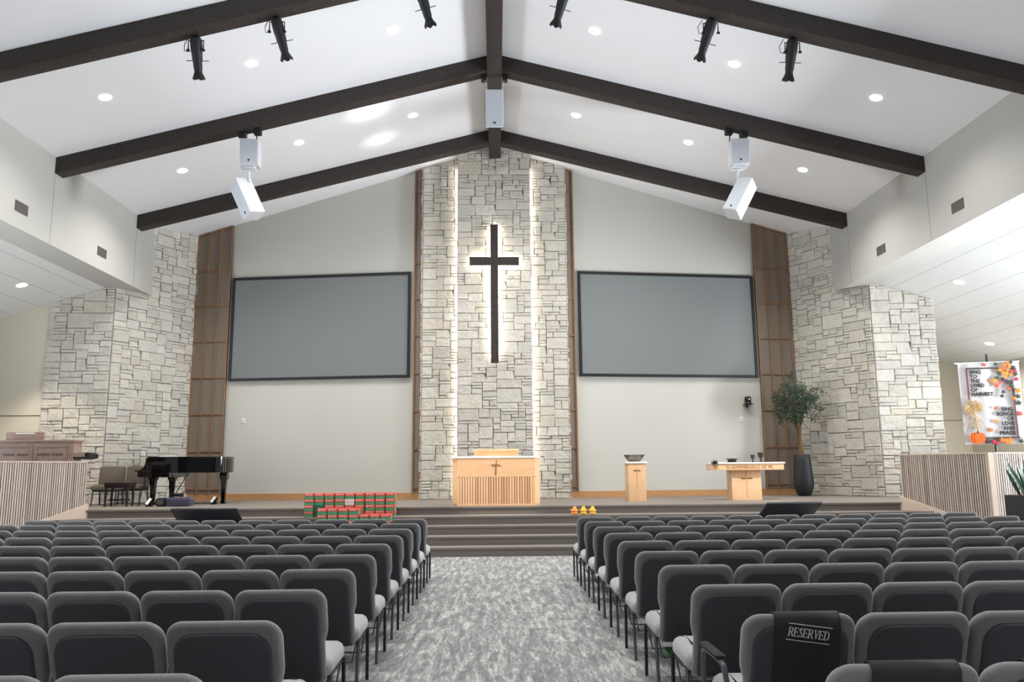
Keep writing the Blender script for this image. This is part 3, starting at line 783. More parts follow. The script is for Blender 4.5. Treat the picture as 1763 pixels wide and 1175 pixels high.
# local: keyboard at -x, tail at +x, near (curved) side at y=0
def bez(p0, p1, p2, p3, n=10):
    return [tuple((1-t)**3*a+3*(1-t)**2*t*b+3*(1-t)*t*t*c+t**3*d for a, b, c, d in zip(p0, p1, p2, p3)) for t in [i/n for i in range(n+1)]]
rim = [(-.78, 1.38), (-.78, 0)]
rim += bez((-.1, 0), (.25, .0), (.30, .10), (.55, .16), 8)
rim += bez((.60, .17), (1.02, .30), (1.05, .85), (.80, 1.15), 10)
rim += bez((.75, 1.2), (.6, 1.36), (.3, 1.38), (.2, 1.38), 6)
rim = rim[::-1]
MB().prism(rim, 'z', .735, 1.075).build('piano_case', M['piano'], pr, smooth=True, angle=35)
lid = [(x*1.012, y*1.012-.008) for x, y in rim]
MB().prism(lid, 'z', 1.08, 1.105).build('piano_lid', M['piano'], pr, smooth=True, angle=35)
cheek = [(-.78, .63), (-1.0, .66), (-1.0, .80), (-.93, .82), (-.87, .86), (-.84, .95), (-.82, 1.08), (-.78, 1.08), (-.4, 1.08), (-.3, .72), (-.55, .62)]
for y0, y1 in ((-.005, .07), (1.31, 1.385)): MB().prism(cheek, 'y', y0, y1).build('arm_cheek', M['piano'], pr, smooth=True, angle=30)
MB().box(-1.0, -.3, .07, 1.31, .64, .735).box(-.82, -.78, .07, 1.31, .735, 1.08).build('key_bed', M['piano'], pr)
MB().box(-.99, -.84, .09, 1.29, .735, .76).build('keyboard', M['ivory'], pr)
def pleg(x, y, nm='piano_leg'):
    b = MB()
    prof = [(.052, 0), (.052, .06), (.04, .08), (.048, .3), (.062, .56), (.085, .60), (.09, .66), (.075, .735)]
    P, Fc = [], []
    for hw, z in prof: P += [(x-hw, y-hw, z), (x+hw, y-hw, z), (x+hw, y+hw, z), (x-hw, y+hw, z)]
    for i in range(len(prof)-1):
        for k in range(4): Fc.append((4*i+k, 4*i+(k+1) % 4, 4*i+4+(k+1) % 4, 4*i+4+k))
    Fc += [(3, 2, 1, 0), tuple(4*(len(prof)-1)+k for k in range(4))]
    b.poly(P, Fc).build(nm, M['piano'], pr)
pleg(-.68, .14); pleg(-.68, 1.24); pleg(.80, .62)
ly = MB().tube([(-.45, .60, .7), (-.45, .62, .12)], .018, 8).tube([(-.45, .78, .7), (-.45, .76, .12)], .018, 8).box(-.52, -.38, .56, .82, .08, .14).tube([(-.1, .69, .72), (-.42, .69, .14)], .01, 6)
ly.build('pedal_lyre', M['piano'], pr)
MB().box(-.62, -.5, .6, .63, .08, .095).box(-.62, -.5, .68, .71, .08, .095).box(-.62, -.5, .76, .79, .08, .095).build('pedals', M['chrome'], pr)

r = thing('piano_bench', 'dark wooden bench with square legs in front of piano keyboard', 'bench', (-8.24, 17.92, ST))
MB().box(-.27, .27, -.17, .17, .40, .52).build('bench_seat', M['darkwood'], r, bevel=.02)
for sx_ in (-1, 1):
    for sy_ in (-1, 1):
        MB().tube([(sx_*.23, sy_*.14, 0), (sx_*.235, sy_*.14, .2), (sx_*.22, sy_*.135, .42)], [.02, .026, .03], 8).build('bench_leg', M['darkwood'], r)
MB().box(-.23, .23, -.012, .012, .13, .16).build('stretcher', M['darkwood'], r)

def stage_chair(x, y, rz, lab):
    r = thing('upholstered_chair', lab, 'chair', (x, y, ST), rz, 'brown chairs by the piano')
    mp = lambda a, b, d: (a, .24+d+(b-.5)*.12, b)
    MB().slab(rrect(-.28, .28, .40, .88, .06), [(.03, -.05), (.008, -.035), (0, 0), (.008, .03), (.03, .045)], mp).build('backrest', M['brownfab'], r, smooth=True)
    MB().slab(rrect(-.285, .285, -.30, .24, .07), [(.03, .33), (0, .36), (0, .42), (.02, .45), (.06, .462)], lambda a, b, d: (a, b, d)).build('seat', M['brownfab'], r, smooth=True)
    for sx_ in (-1, 1):
        MB().tube([(sx_*.25, -.27, 0), (sx_*.24, -.22, .36)], .014, 8).build('leg', M['dmetal'], r)
        MB().tube([(sx_*.25, .30, 0), (sx_*.24, .22, .36), (sx_*.24, .26, .5)], .014, 8).build('leg', M['dmetal'], r)
    MB().box(-.24, .24, -.2, .2, .31, .335).build('seat_frame', M['dmetal'], r)
stage_chair(-8.80, 18.55, .15, 'brown upholstered chair nearest the organ, by the left stone wing')
stage_chair(-8.52, 19.22, .05, 'brown upholstered chair half hidden by the piano keyboard')

r = thing('music_stand', 'thin black folding stand between bench and piano', 'stand', (-7.8, 18.1, ST))
MB().tube([(-.1, 0, 0), (.06, 0, .76)], .009, 6).tube([(.12, .0, 0), (-.04, 0, .76)], .009, 6).tube([(-.1, -.12, .003), (-.1, .12, .003)], .009, 6).tube([(.12, -.12, .003), (.12, .12, .003)], .009, 6).build('folding_legs', M['black'], r)
MB().box(-.2, .12, -.06, .06, .75, .78).build('tray', M['black'], r)

def floor_light(x, y, rz, lab):
    r = thing('floor_light', lab, 'floor light', (x, y, ST), rz, 'small floor lights under the piano')
    MB().box(-.05, .05, -.06, .08, 0, .02).box(-.06, -.045, -.02, .02, .01, .10).box(.045, .06, -.02, .02, .01, .1).build('light_base', M['black'], r)
    Mx = Matrix.Translation((0, 0, .095)) @ Matrix.Rotation(math.radians(-30), 4, 'X') @ Matrix.Rotation(.35, 4, 'Y')
    MB().box(-.045, .045, -.03, .05, -.085, .085, M4=Mx).build('light_head', M['black'], r, bevel=.006)
    MB().box(-.035, .035, -.036, -.028, -.075, .075, M4=Mx).build('light_face', M['quartz'], r)
floor_light(-7.5, 17.72, -.2, 'small black floor light with white face beside the plum case')
floor_light(-6.42, 18.6, -.3, 'small black floor light with white face under piano tail')
r = thing('equipment_case', 'plum grey hard case lying on stage before piano', 'case', (-6.85, 17.75, ST))
MB().box(-.25, .25, -.14, .14, 0.01, .19).build('case_shell', M['case'], r, bevel=.03)
MB().box(-.255, .255, -.15, .15, .06, .07).box(-.255, .255, -.15, .15, .12, .13).build('case_rib', M['plate'], r)
MB().tube([(.25, -.02, .05), (.29, -.02, .07), (.29, -.02, .14), (.25, -.02, .16)], .008, 6).build('handle', M['chrome'], r)
r = thing('cable_bag', 'dark patterned cable bag between floor light and plum case', 'bag', (-7.26, 17.8, ST))
MB().slab(rrect(-.12, .12, 0, .18, .05), [(.05, -.10), (.01, -.08), (0, 0), (.01, .08), (.05, .10)], lambda a, b, d: (a, d, b)).build('bag_body', M['blackmat'], r, smooth=True)
MB().slab(rrect(-.07, .07, .04, .13, .02), [(.0, -.115), (0, -.09)], lambda a, b, d: (a, d, b)).build('bag_patch', M['pewter'], r)
r = thing('cable_coil', 'flat black coil of cable on top of plum case', 'cable', (-6.95, 17.8, ST+.19))
cpts = [(.13*math.cos(a*.5)*(1+.03*(a % 5)), .08*math.sin(a*.5)*(1+.03*(a % 4)), .012+.0018*a) for a in range(40)]
MB().tube(cpts, .011, 6).build('cable_loop', M['rubber'], r)

# ------------------------------------------------------------------ organ
r = thing('organ_console', 'brown wooden organ console behind the left slatted half wall', 'organ', (-9.36, 16.5, ST))
r.scale = (1, 1, 1.05)
w = .79
MB().box(-w, w, .0, .32, 0, 1.29).build('console_body', M['organ'], r, bevel=.006)
MB().box(-w-.03, w+.03, -.03, .35, 1.29, 1.33).build('console_top', M['organ'], r, bevel=.008)
m = MB()
for x0, x1 in ((-w+.06, -.03), (.03, w-.06)):
    m.box(x0, x1, -.014, .0, 1.19, 1.22).box(x0, x1, -.014, 0, .3, .33).box(x0, x0+.03, -.014, 0, .33, 1.19).box(x1-.03, x1, -.014, 0, .33, 1.19)
m.build('panel_moulding', M['organ'], r)
for x in (-.50, -.22, .2, .47):
    MB().box(x-.115, x+.115, -.006, .004, 1.035, 1.05).box(x-.115, x+.115, -.006, .004, 1.06, 1.07).build('sound_slot', M['inlay'], r)
MB().box(-.68, .08, .15, .2, 1.33, 1.49, M4=Matrix.Rotation(-.0, 4, 'X')).build('music_desk', M['organ'], r, bevel=.005)
MB().box(-.48, -.10, .135, .15, 1.455, 1.475).build('desk_slot', M['quartz'], r)
MB().box(w, w+.27, .0, .29, 1.0, 1.07).build('key_desk', M['organ'], r)
MB().box(w, w+.27, .01, .28, .955, 1.0).prism([(w+.24, .95), (w+.365, .975), (w+.365, 1.05), (w+.31, 1.085), (w+.24, 1.08)], 'y', .0, .29).build('key_cheek', M['black'], r)

# ------------------------------------------------------------------ potted tree
r = thing('potted_tree', 'olive tree in tall charcoal vase against the right stone wing', 'potted tree', (7.72, 20.25, ST))
MB().lathe([(.13, 0), (.17, .04), (.232, .2), (.245, .34), (.235, .5), (.205, .85), (.19, 1.02), (.178, 1.035), (.165, 1.02), (.16, .97), (.001, .965)], n=32).build('vase', M['pot'], r, smooth=True)
tr = MB(); rnd = random.Random(9)
tips = []
for i in range(7):
    a = 2*PI*i/7
    p0 = Vector((.05*math.cos(a), .05*math.sin(a), .95)); p1 = Vector((.03*math.cos(a+1)-.03, .03*math.sin(a+1), 1.5)); p2 = Vector((-.05+.09*math.cos(a+.6), .07*math.sin(a+.6), 2.0))
    p3 = p2+Vector((.30*math.cos(a+.4), .2*math.sin(a+.4)-.04, rnd.uniform(.3, .75)))
    tr.tube([p0, p1, p2, p3], [.02, .016, .013, .006], 6); tips += [(p2, p3)]
tr.build('trunk_stems', M['bark'], r)
fo = MB()
subs = []
for i in range(150):
    while True:
        q = Vector((rnd.uniform(-.70, .74), rnd.uniform(-.5, .45), rnd.uniform(-.74, .95)))
        e_ = (q.x/.66)**2+(q.y/.42)**2+((q.z)/(.62 if q.z < 0 else .8))**2
        if .12 < e_ < 1: break
    cpt = Vector((-.07, -.1, 2.28))+q
    if q.x > .1 and q.z > .35 and rnd.random() < .6: continue
    subs.append(cpt)
subs += [Vector((-.14, -.1, 3.05)), Vector((-.12, -.1, 3.2)), Vector((.5, -.15, 2.68)), Vector((.58, -.15, 2.66)), Vector((.42, -.15, 2.3)), Vector((.36, -.15, 2.72))]
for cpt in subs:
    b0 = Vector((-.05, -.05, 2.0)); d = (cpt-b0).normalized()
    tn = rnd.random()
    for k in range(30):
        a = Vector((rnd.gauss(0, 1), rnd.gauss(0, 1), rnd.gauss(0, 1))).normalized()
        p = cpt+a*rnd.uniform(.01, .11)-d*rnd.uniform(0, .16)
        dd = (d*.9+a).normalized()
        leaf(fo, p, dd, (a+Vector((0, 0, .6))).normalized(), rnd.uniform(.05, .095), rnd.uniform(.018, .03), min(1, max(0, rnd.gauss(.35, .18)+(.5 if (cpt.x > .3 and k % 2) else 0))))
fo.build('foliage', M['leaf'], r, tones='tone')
tw = MB()
for cpt in subs[::2]:
    b0 = min((q for _, q in tips), key=lambda q: (q-cpt).length); tw.tube([b0, (b0+cpt)/2+Vector((0, 0, .03)), cpt], [.006, .005, .003], 4)
tw.build('twigs', M['bark'], r)

# snake plant by the right half wall
r = thing('snake_plant', 'snake plant in a square dark planter by the right half wall', 'potted plant', (9.02, 13.62, 0))
MB().box(-.26, .26, -.26, .26, 0, 1.0).build('planter_box', M['pot'], r, bevel=.012)
MB().box(-.22, .22, -.22, .22, .985, 1.005).build('soil', M['bark'], r)
sn = MB(); rnd = random.Random(2)
for i in range(16):
    a = rnd.uniform(0, 2*PI); rr = rnd.uniform(.02, .15); b0 = Vector((rr*math.cos(a), rr*math.sin(a), 1.0))
    ln = Vector((math.cos(a)*rnd.uniform(.15, .7), math.sin(a)*rnd.uniform(.1, .5), 1)).normalized(); L = rnd.uniform(.4, .68)
    if i == 0: b0 = Vector((-.1, -.05, 1)); ln = Vector((-.48, -.1, 1)).normalized(); L = .7
    if i == 1: b0 = Vector((-.1, -.08, 1)); ln = Vector((-.62, -.1, 1)).normalized(); L = .6
    sd = ln.cross(Vector((math.sin(a), -math.cos(a)*.3+.8, .2))).normalized(); nn = ln.cross(sd)
    P = []
    for t_, wd in ((0, .02), (.3, .034), (.65, .03), (.9, .014), (1, .001)):
        c0 = b0+ln*L*t_; P += [c0-sd*wd, c0+nn*.006, c0+sd*wd]
    Fc = []
    for k in range(4):
        for j in range(2): Fc.append((3*k+j, 3*k+j+1, 3*k+3+j+1, 3*k+3+j))
    sn.poly(P, Fc)
sn.build('sword_leaves', M['snake'], r, smooth=True)

# ------------------------------------------------------------------ harvest banner
r = thing('harvest_banner', 'white harvest banner with autumn leaves on a tall pole', 'banner', (10.55, 16.8, ST), math.radians(-16))
MB().lathe([(.2, 0), (.2, .02), (.03, .05), (.028, .1)], n=24).build('stand_base', M['dmetal'], r)
MB().tube([(0, .03, .05), (0, .03, 3.08)], .022, 8).build('pole', M['dmetal'], r)
bw2, z0b, z1b = .585, 1.16, 2.90
MB().tube([(-bw2-.06, 0, z1b), (bw2+.02, 0, z1b)], .012, 8).build('cross_rod', M['white'], r)
cb = MB(); NX, NZ = 24, 10; P = []
def wav(x): return .012*math.sin(x*9)+.006*math.sin(x*23+1)
for j in range(NZ+1):
    for i in range(NX+1):
        x = -bw2+2*bw2*i/NX; P.append((x, wav(x)*(1-j/NZ*.5), z1b-(z1b-z0b)*j/NZ))
Fc = [(j*(NX+1)+i, j*(NX+1)+i+1, (j+1)*(NX+1)+i+1, (j+1)*(NX+1)+i) for j in range(NZ) for i in range(NX)]
P2 = [(x, y+.006, z) for x, y, z in P]; n0 = len(P)
cb.poly(P+P2, Fc+[tuple(n0+k for k in reversed(f)) for f in Fc])
cb.build('banner_cloth', M['cloth'], r, smooth=True)
FRT = -.03
def bp(px, py):   # picture position inside the banner (0..1, from top left) to local x,z
    return (-bw2+2*bw2*px, z1b-(z1b-z0b)*py)
def bar(mb, p0, p1, w):
    a, b = Vector(bp(*p0)), Vector(bp(*p1)); d = (b-a).normalized(); n_ = Vector((-d.y, d.x))*w/2
    q = [a-n_, b-n_, b+n_, a+n_]
    mb.poly([(p.x, FRT+.004, p.y) for p in q]+[(p.x, FRT+.012, p.y) for p in q], [(0, 1, 2, 3), (0, 1, 5, 4), (1, 2, 6, 5), (2, 3, 7, 6), (3, 0, 4, 7)])
m = MB(); bar(m, (.125, .07), (.70, .075), .026); bar(m, (.86, .23), (.86, .47), .03); bar(m, (.27, .925), (.90, .925), .024); m.build('dark_border', M['bdark'], r)
m = MB(); bar(m, (.13, .07), (.13, .46), .03); m.build('red_border', M['bred'], r)
m = MB(); bar(m, (.86, .47), (.86, .925), .03); m.build('red_border', M['bred'], r)
lines1 = ['SING', 'TO', 'THE', 'LORD', 'OF', 'HARVEST']; lines2 = ['SING', 'SONGS', 'OF', 'LOVE', 'AND', 'PRAISE']
for i, tx_ in enumerate(lines1):
    x, z = bp(.175, .135+.0555*i); text_mesh('banner_words', tx_, .105, M['ink'], r, Matrix.Translation((x, FRT, z)) @ UPR, bold=.004, scale=(.95, 1))
for i, tx_ in enumerate(lines2):
    x, z = bp(.825, .60+.0575*i); text_mesh('banner_words', tx_, .105, M['ink'], r, Matrix.Translation((x, FRT, z)) @ UPR, 'RIGHT', bold=.004, scale=(.95, 1))
rnd = random.Random(12)
def maple(mb, px, py, R_, rot):
    x, z = bp(px, py); pts = []
    for k in range(10):
        rr = R_*(1 if k % 2 == 0 else .5)*(.8 if k in (4, 6) else 1); a = rot+PI/2+2*PI*k/10; pts.append((x+rr*math.cos(a), z+rr*math.sin(a)))
    y = FRT-rnd.uniform(0, .008)
    n_ = len(pts)
    mb.poly([(p[0], y, p[1]) for p in pts]+[(x, y-.004, z)]+[(p[0], y+.01, p[1]) for p in pts], [(k, (k+1) % n_, n_) for k in range(n_)]+[(k, (k+1) % n_, n_+1+(k+1) % n_, n_+1+k) for k in range(n_)])
LV = {'borange': [(.76, .045), (.82, .02), (.80, .10), (.72, .14), (.53, .235), (.93, .36), (.86, .45), (.44, .83)],
      'brust': [(.44, .03), (.66, .255), (.87, .13), (.79, .33), (.93, .64), (.60, .29), (.72, .085), (.55, .565)],
      'bgold': [(.69, .10), (.75, .19), (.85, .165), (.58, .23), (.84, .06), (.78, .145), (.53, .725)],
      'bplum': [(.71, .215), (.67, .42), (.90, .08), (.30, .94), (.36, .97), (.78, .25)],
      'bgreen': [(.62, .025), (.87, .01), (.62, .20), (.85, .25), (.93, .51), (.70, .37), (.84, .30), (.93, .43), (.92, .155), (.42, .965), (.55, .945), (.90, .97), (.67, .14)],
      'bcrim': [(.92, .115), (.93, .22), (.46, .97), (.51, .985)]}
for k, pts in LV.items():
    m = MB()
    for p in pts: maple(m, p[0], p[1], rnd.uniform(.052, .078) if p[1] < .5 else rnd.uniform(.05, .07), rnd.uniform(-.8, .8))
    m.build('autumn_leaves', M[k], r)
m = MB()
for p in ((.60, .955), (.66, .965), (.72, .955), (.70, .975)): maple(m, p[0], p[1], .075, rnd.uniform(-1, 1))
m.build('autumn_leaves', M['borange'], r)
m = MB()
for px, py, sp, hh in ((.10, .57, .10, 1), (.27, .55, .10, 1)):
    x, z = bp(px, py); m.poly([(x+.075*math.cos(a*PI/6)*1.0, FRT-.006, z+.10*math.sin(a*PI/6)) for a in range(12)], [tuple(range(12))])
m.build('corn_sheaf', M['bstraw'], r)
m = MB()
for i in range(26):
    y0 = rnd.uniform(.48, .82); x, z = bp(.17+rnd.uniform(-.04, .05), y0); s = rnd.choice((-1, 1)); L = rnd.uniform(.08, .2)
    m.tube([(x, FRT-.006, z), (x+s*L*.5, FRT-.01, z+.045), (x+s*L, FRT-.008, z-.05)], [.009, .012, .003], 5)
x0_, z0_ = bp(.19, .47); x1_, z1_ = bp(.22, .84); m.tube([(x0_, FRT-.006, z0_), (x1_, FRT-.006, z1_)], .012, 6)
m.build('corn_stalks', M['bstraw'], r)
m = MB()
for k in range(5):
    x, z = bp(.205, .925); xx = x+(k-2)*.045; rx = .06
    m.poly([(xx+rx*math.cos(a*PI/8), FRT-.008-.006*(2-abs(k-2)), z+.125*math.sin(a*PI/8)*(1-.06*abs(k-2))) for a in range(16)], [tuple(range(16))])
m.build('pumpkin', M['pumpk'], r)
m = MB(); x, z = bp(.21, .855); m.tube([(x, FRT-.02, z-.02), (x+.01, FRT-.02, z+.04)], [.022, .012], 6); m.build('pumpkin_stem', M['bgreen'], r)

# ------------------------------------------------------------------ shoeboxes
def make_box(name, red=True, body='green'):
    r = D.objects.new(name, None); COL.objects.link(r)
    MB().box(-.088, .088, -.15, .15, 0, .08).build('box_body', M[body], r)
    if red is None: return r
    MB().box(-.092, .092, -.154, .154, .060, .112).build('box_lid', M['red'] if red else M[body], r, bevel=.003)
    if red:
        m = MB().box(-.062, -.04, -.1565, -.153, .078, .102).box(.045, .06, -.1565, -.153, .078, .098).box(-.025, .035, -.1562, -.153, .084, .096)
        m.build('lid_print', M['whitecard'], r)
    else:
        MB().box(-.01, .012, -.1565, -.153, .05, .066).build('lid_print', M['whitecard'], r)
    return r
base = make_box('shoebox'); first = [True]
dk = make_box('shoebox', False, 'dgreen'); firstd = [True]
wt = make_box('shoebox', False, 'whitecard'); firstw = [True]
rnd = random.Random(8)
rown = ['bottom', 'second', 'third', 'top']
colw = ['first', 'second', 'third', 'fourth', 'fifth', 'sixth', 'seventh', 'eighth', 'ninth']
HB = .1135
def put(kind, x, y, z, lab, rz):
    src, fl = {'r': (base, first), 'd': (dk, firstd), 'w': (wt, firstw)}[kind]
    if fl[0]: o = src; fl[0] = False
    else: o = dup(src)
    o.location = (x, y, z); o.rotation_euler = (0, 0, rz)
    tag(o, lab, 'box', 'gift shoeboxes stacked on the steps')
zt1, zt2 = ST*4/5, ST*3/5
XB = -3.735+.10
for c in range(9):
    for k in range(4):
        kind = 'r'
        if c == 1 and k in (0, 1): kind = 'd'
        if c == 4 and k == 2: kind = 'w'
        nm = {'r': 'red-lidded green shoebox', 'd': 'dark green shoebox', 'w': 'plain white shoebox'}[kind]
        put(kind, XB+c*.196+rnd.uniform(-.004, .004), 15.99+rnd.uniform(-.02, .0), zt1+k*HB, '%s in the back stack, %s column from left, %s layer' % (nm, colw[c], rown[k]), rnd.uniform(-.012, .012))
for c in range(4):
    for k in range(3):
        put('r', XB+.365+c*.196+rnd.uniform(-.004, .004), 15.475+rnd.uniform(-.01, .01), zt2+k*HB, 'red-lidded green shoebox in four-wide front stack, %s column from left, %s layer' % (colw[c], ['bottom', 'middle', 'top'][k]), rnd.uniform(-.012, .012))
for c in range(3):
    for k in range(2):
        put('r', XB+1.155+c*.196+rnd.uniform(-.004, .004), 15.475+rnd.uniform(-.01, .01), zt2+k*HB, 'red-lidded green shoebox in three-wide front stack, %s column from left, %s layer' % (colw[c], ['lower', 'upper'][k]), rnd.uniform(-.012, .012))

# ------------------------------------------------------------------ three yellow figures on the top step
def fig(x, mat, lab):
    r = thing('toy_duck', lab, 'toy', (x, 15.83, zt1), 0, 'yellow toys on the top step')
    MB().lathe([(.04, 0), (.062, .01), (.066, .03), (.05, .05), (.058, .062), (.066, .08), (.055, .10), (.04, .115), (.036, .13), (.03, .145), (.012, .156), (.001, .158)], n=20).build('toy_body', mat, r, smooth=True)
    MB().tube([(-.05, 0, .09), (-.075, 0, .092), (-.09, 0, .097)], [.018, .014, .012], 8).build('bill', M['orangey'], r, smooth=True)
    MB().tube([(.0, 0, .14), (.014, 0, .158), (.02, 0, .168)], [.022, .012, .003], 8).build('crest', mat, r, smooth=True)
    MB().tube([(.05, 0, .075), (.064, 0, .082), (.072, 0, .078)], [.022, .016, .006], 8).build('tail', mat, r, smooth=True)
fig(1.51, M['orangey'], 'leftmost of three small yellow toys on the top step, most orange')
fig(1.685, M['yellow'], 'middle one of three small yellow toys on the top step')
fig(1.86, M['yellow'], 'rightmost of three small yellow toys on the top step')

# ------------------------------------------------------------------ confidence monitors on the steps
def monitor(loc, rz, lab, w=1.2):
    r = thing('stage_monitor', lab, 'monitor', loc, rz, 'tilted monitors on the stage steps')
    Mx = Matrix.Rotation(math.radians(57), 4, 'X')
    MB().box(-w/2, w/2, -.0, .035, 0.0, .63, M4=Mx).build('monitor_shell', M['tvback'], r, bevel=.008)
    MB().box(-w/2+.015, w/2-.015, .035, .038, .015, .61, M4=Mx).build('monitor_screen', M['black'], r)
    return r
monitor((-5.33, 15.45, zt2+.02), 0, 'flat black monitor tilted back on the steps in front of the piano')
monitor((5.46, 15.52, zt2+.02), math.radians(8), 'flat dark blue monitor tilted back on the steps below the communion table', 1.1)

# ------------------------------------------------------------------ congregation chairs
PW = .512
def chair_proto():
    r = D.objects.new('stacking_chair', None); COL.objects.link(r)
    # local: facing +y, rear feet at y=0, top of back at y=-.2
    ax = lambda z: -.045-(z-.36)*.335      # y of the back's middle plane
    hw, hl = .252, .232
    o = []
    top = .862
    R_ = .075
    for k in range(7):
        a = math.radians(90*k/6); o.append((hw-R_+R_*math.cos(a), top-R_+R_*math.sin(a)))
    for k in range(7):
        a = math.radians(90+90*k/6); o.append((-hw+R_+R_*math.cos(a), top-R_+R_*math.sin(a)))
    o += [(-hw, .66), (-hw+.004, .625), (-hl-.006, .59), (-hl, .565), (-hl, .45), (-hl, .36), (-hl+.02, .335), (hl-.02, .335), (hl, .36), (hl, .45), (hl, .565), (hl+.006, .59), (hw-.004, .625), (hw, .66)]
    mp = lambda a, b, d: (a, ax(b)+d, b-d*.3)
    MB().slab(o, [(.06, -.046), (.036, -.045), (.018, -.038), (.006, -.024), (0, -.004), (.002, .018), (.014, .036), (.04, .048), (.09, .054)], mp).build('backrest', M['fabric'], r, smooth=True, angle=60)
    pl = rrect(-.208, .208, .338, .795, .085, 6, .02)
    MB().slab(pl, [(-.006, -.036), (-.004, -.047), (.0, -.053), (.006, -.058), (.016, -.060)], mp).build('back_panel', M['plate'], r, smooth=True, angle=50)
    so = rrect(-.246, .246, -.02, .44, .06)
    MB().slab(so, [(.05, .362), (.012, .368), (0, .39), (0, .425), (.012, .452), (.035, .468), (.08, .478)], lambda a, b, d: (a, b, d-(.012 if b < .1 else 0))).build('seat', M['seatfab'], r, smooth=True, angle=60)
    for s in (-1, 1):
        MB().tube([(s*.236, .0, 0), (s*.238, .02, .18), (s*.238, .05, .37)], .0125, 8).build('leg', M['metal'], r, smooth=True)
        MB().tube([(s*.236, .455, 0), (s*.238, .44, .18), (s*.238, .43, .36)], .0125, 8).build('leg', M['dmetal'], r, smooth=True)
    m = MB()
    for s in (-1, 1): m.tube([(s*.225, .03, .35), (s*.225, .44, .345)], .0125, 6).tube([(s*.215, .03, .36), (s*.215, -.03, .42), (s*.215, -.08, .56)], .011, 6)
    m.tube([(-.225, .05, .35), (.225, .05, .35)], .011, 6).tube([(-.225, .42, .345), (.225, .42, .345)], .011, 6)
    m.build('seat_frame', M['dmetal'], r)
    MB().tube([(-.2, .0, .215), (.2, .0, .215)], .0095, 8).build('rack_rail', M['chrome'], r)
    m = MB()
    m.tube([(-.2, .02, .215), (.2, .02, .215)], .005, 6).tube([(-.2, .38, .205), (.2, .38, .205)], .005, 5)
    for k in range(9): m.tube([(-.19+.0475*k, .02, .215), (-.19+.0475*k, .38, .205)], .0035, 4)
    for s in (-1, 1): m.tube([(s*.2, .02, .215), (s*.225, .03, .35)], .006, 5).tube([(s*.2, .38, .205), (s*.225, .40, .35)], .006, 5)
    m.build('book_rack', M['metal'], r)
    return r
proto = chair_proto(); used = [False]
ORD = ['first', 'second', 'third', 'fourth', 'fifth', 'sixth', 'seventh', 'eighth', 'ninth', 'tenth', 'eleventh', 'twelfth']
NL = [2, 3, 4, 5, 6, 7, 9, 10, 11, 11]; NR = [2, 3, 4, 5, 7, 8, 9, 10, 11, 11]
CH = {}
for side, ncs, xa, cur in ((-1, NL, -.935, .0165), (1, NR, 1.075, .0085)):
    sn_ = 'left' if side < 0 else 'right'
    for k in range(10):
        for i in range(ncs[k]):
            x = xa+side*PW*(i+.5)
            xq = abs(x)-1.0
            dy = cur*xq*xq*min(1, .25+k*.11)
            rot = -side*-math.atan(2*cur*xq*min(1, .25+k*.11))*.8
            rot = side*math.atan(2*cur*xq*min(1, .25+k*.11))*.8
            y = 2.945+.92*k+dy
            if not used[0]: o = proto; used[0] = True
            else: o = dup(proto)
            o.location = (x, y, 0); o.rotation_euler = (0, 0, rot)
            pos = 'aisle-end chair' if i == 0 else '%s chair from the aisle' % ORD[i]
            tag(o, 'charcoal padded stacking chair, %s, %s row from the stage, %s block' % (pos, ORD[9-k], sn_), 'chair', 'charcoal chairs in rows')
            CH[(side, k, i)] = o
# armrest on the reserved aisle chair
oc = CH[(1, 1, 0)]
m = MB(); ax_ = -.275
m.tube([(ax_, .46, 0), (ax_, .44, .3), (ax_, .43, .52), (ax_, .41, .575), (ax_, .36, .60), (ax_, .1, .60), (ax_, .04, .585), (ax_, .0, .52), (ax_, -.0, .36)], .014, 8)
m.build('arm_frame', M['metal'], oc, smooth=True)
MB().slab(rrect(ax_-.026, ax_+.026, .08, .40, .02), [(.006, .605), (0, .612), (0, .622), (.008, .628)], lambda a, b, d: (a, b, d)).build('arm_pad', M['rubber'], oc, smooth=True)

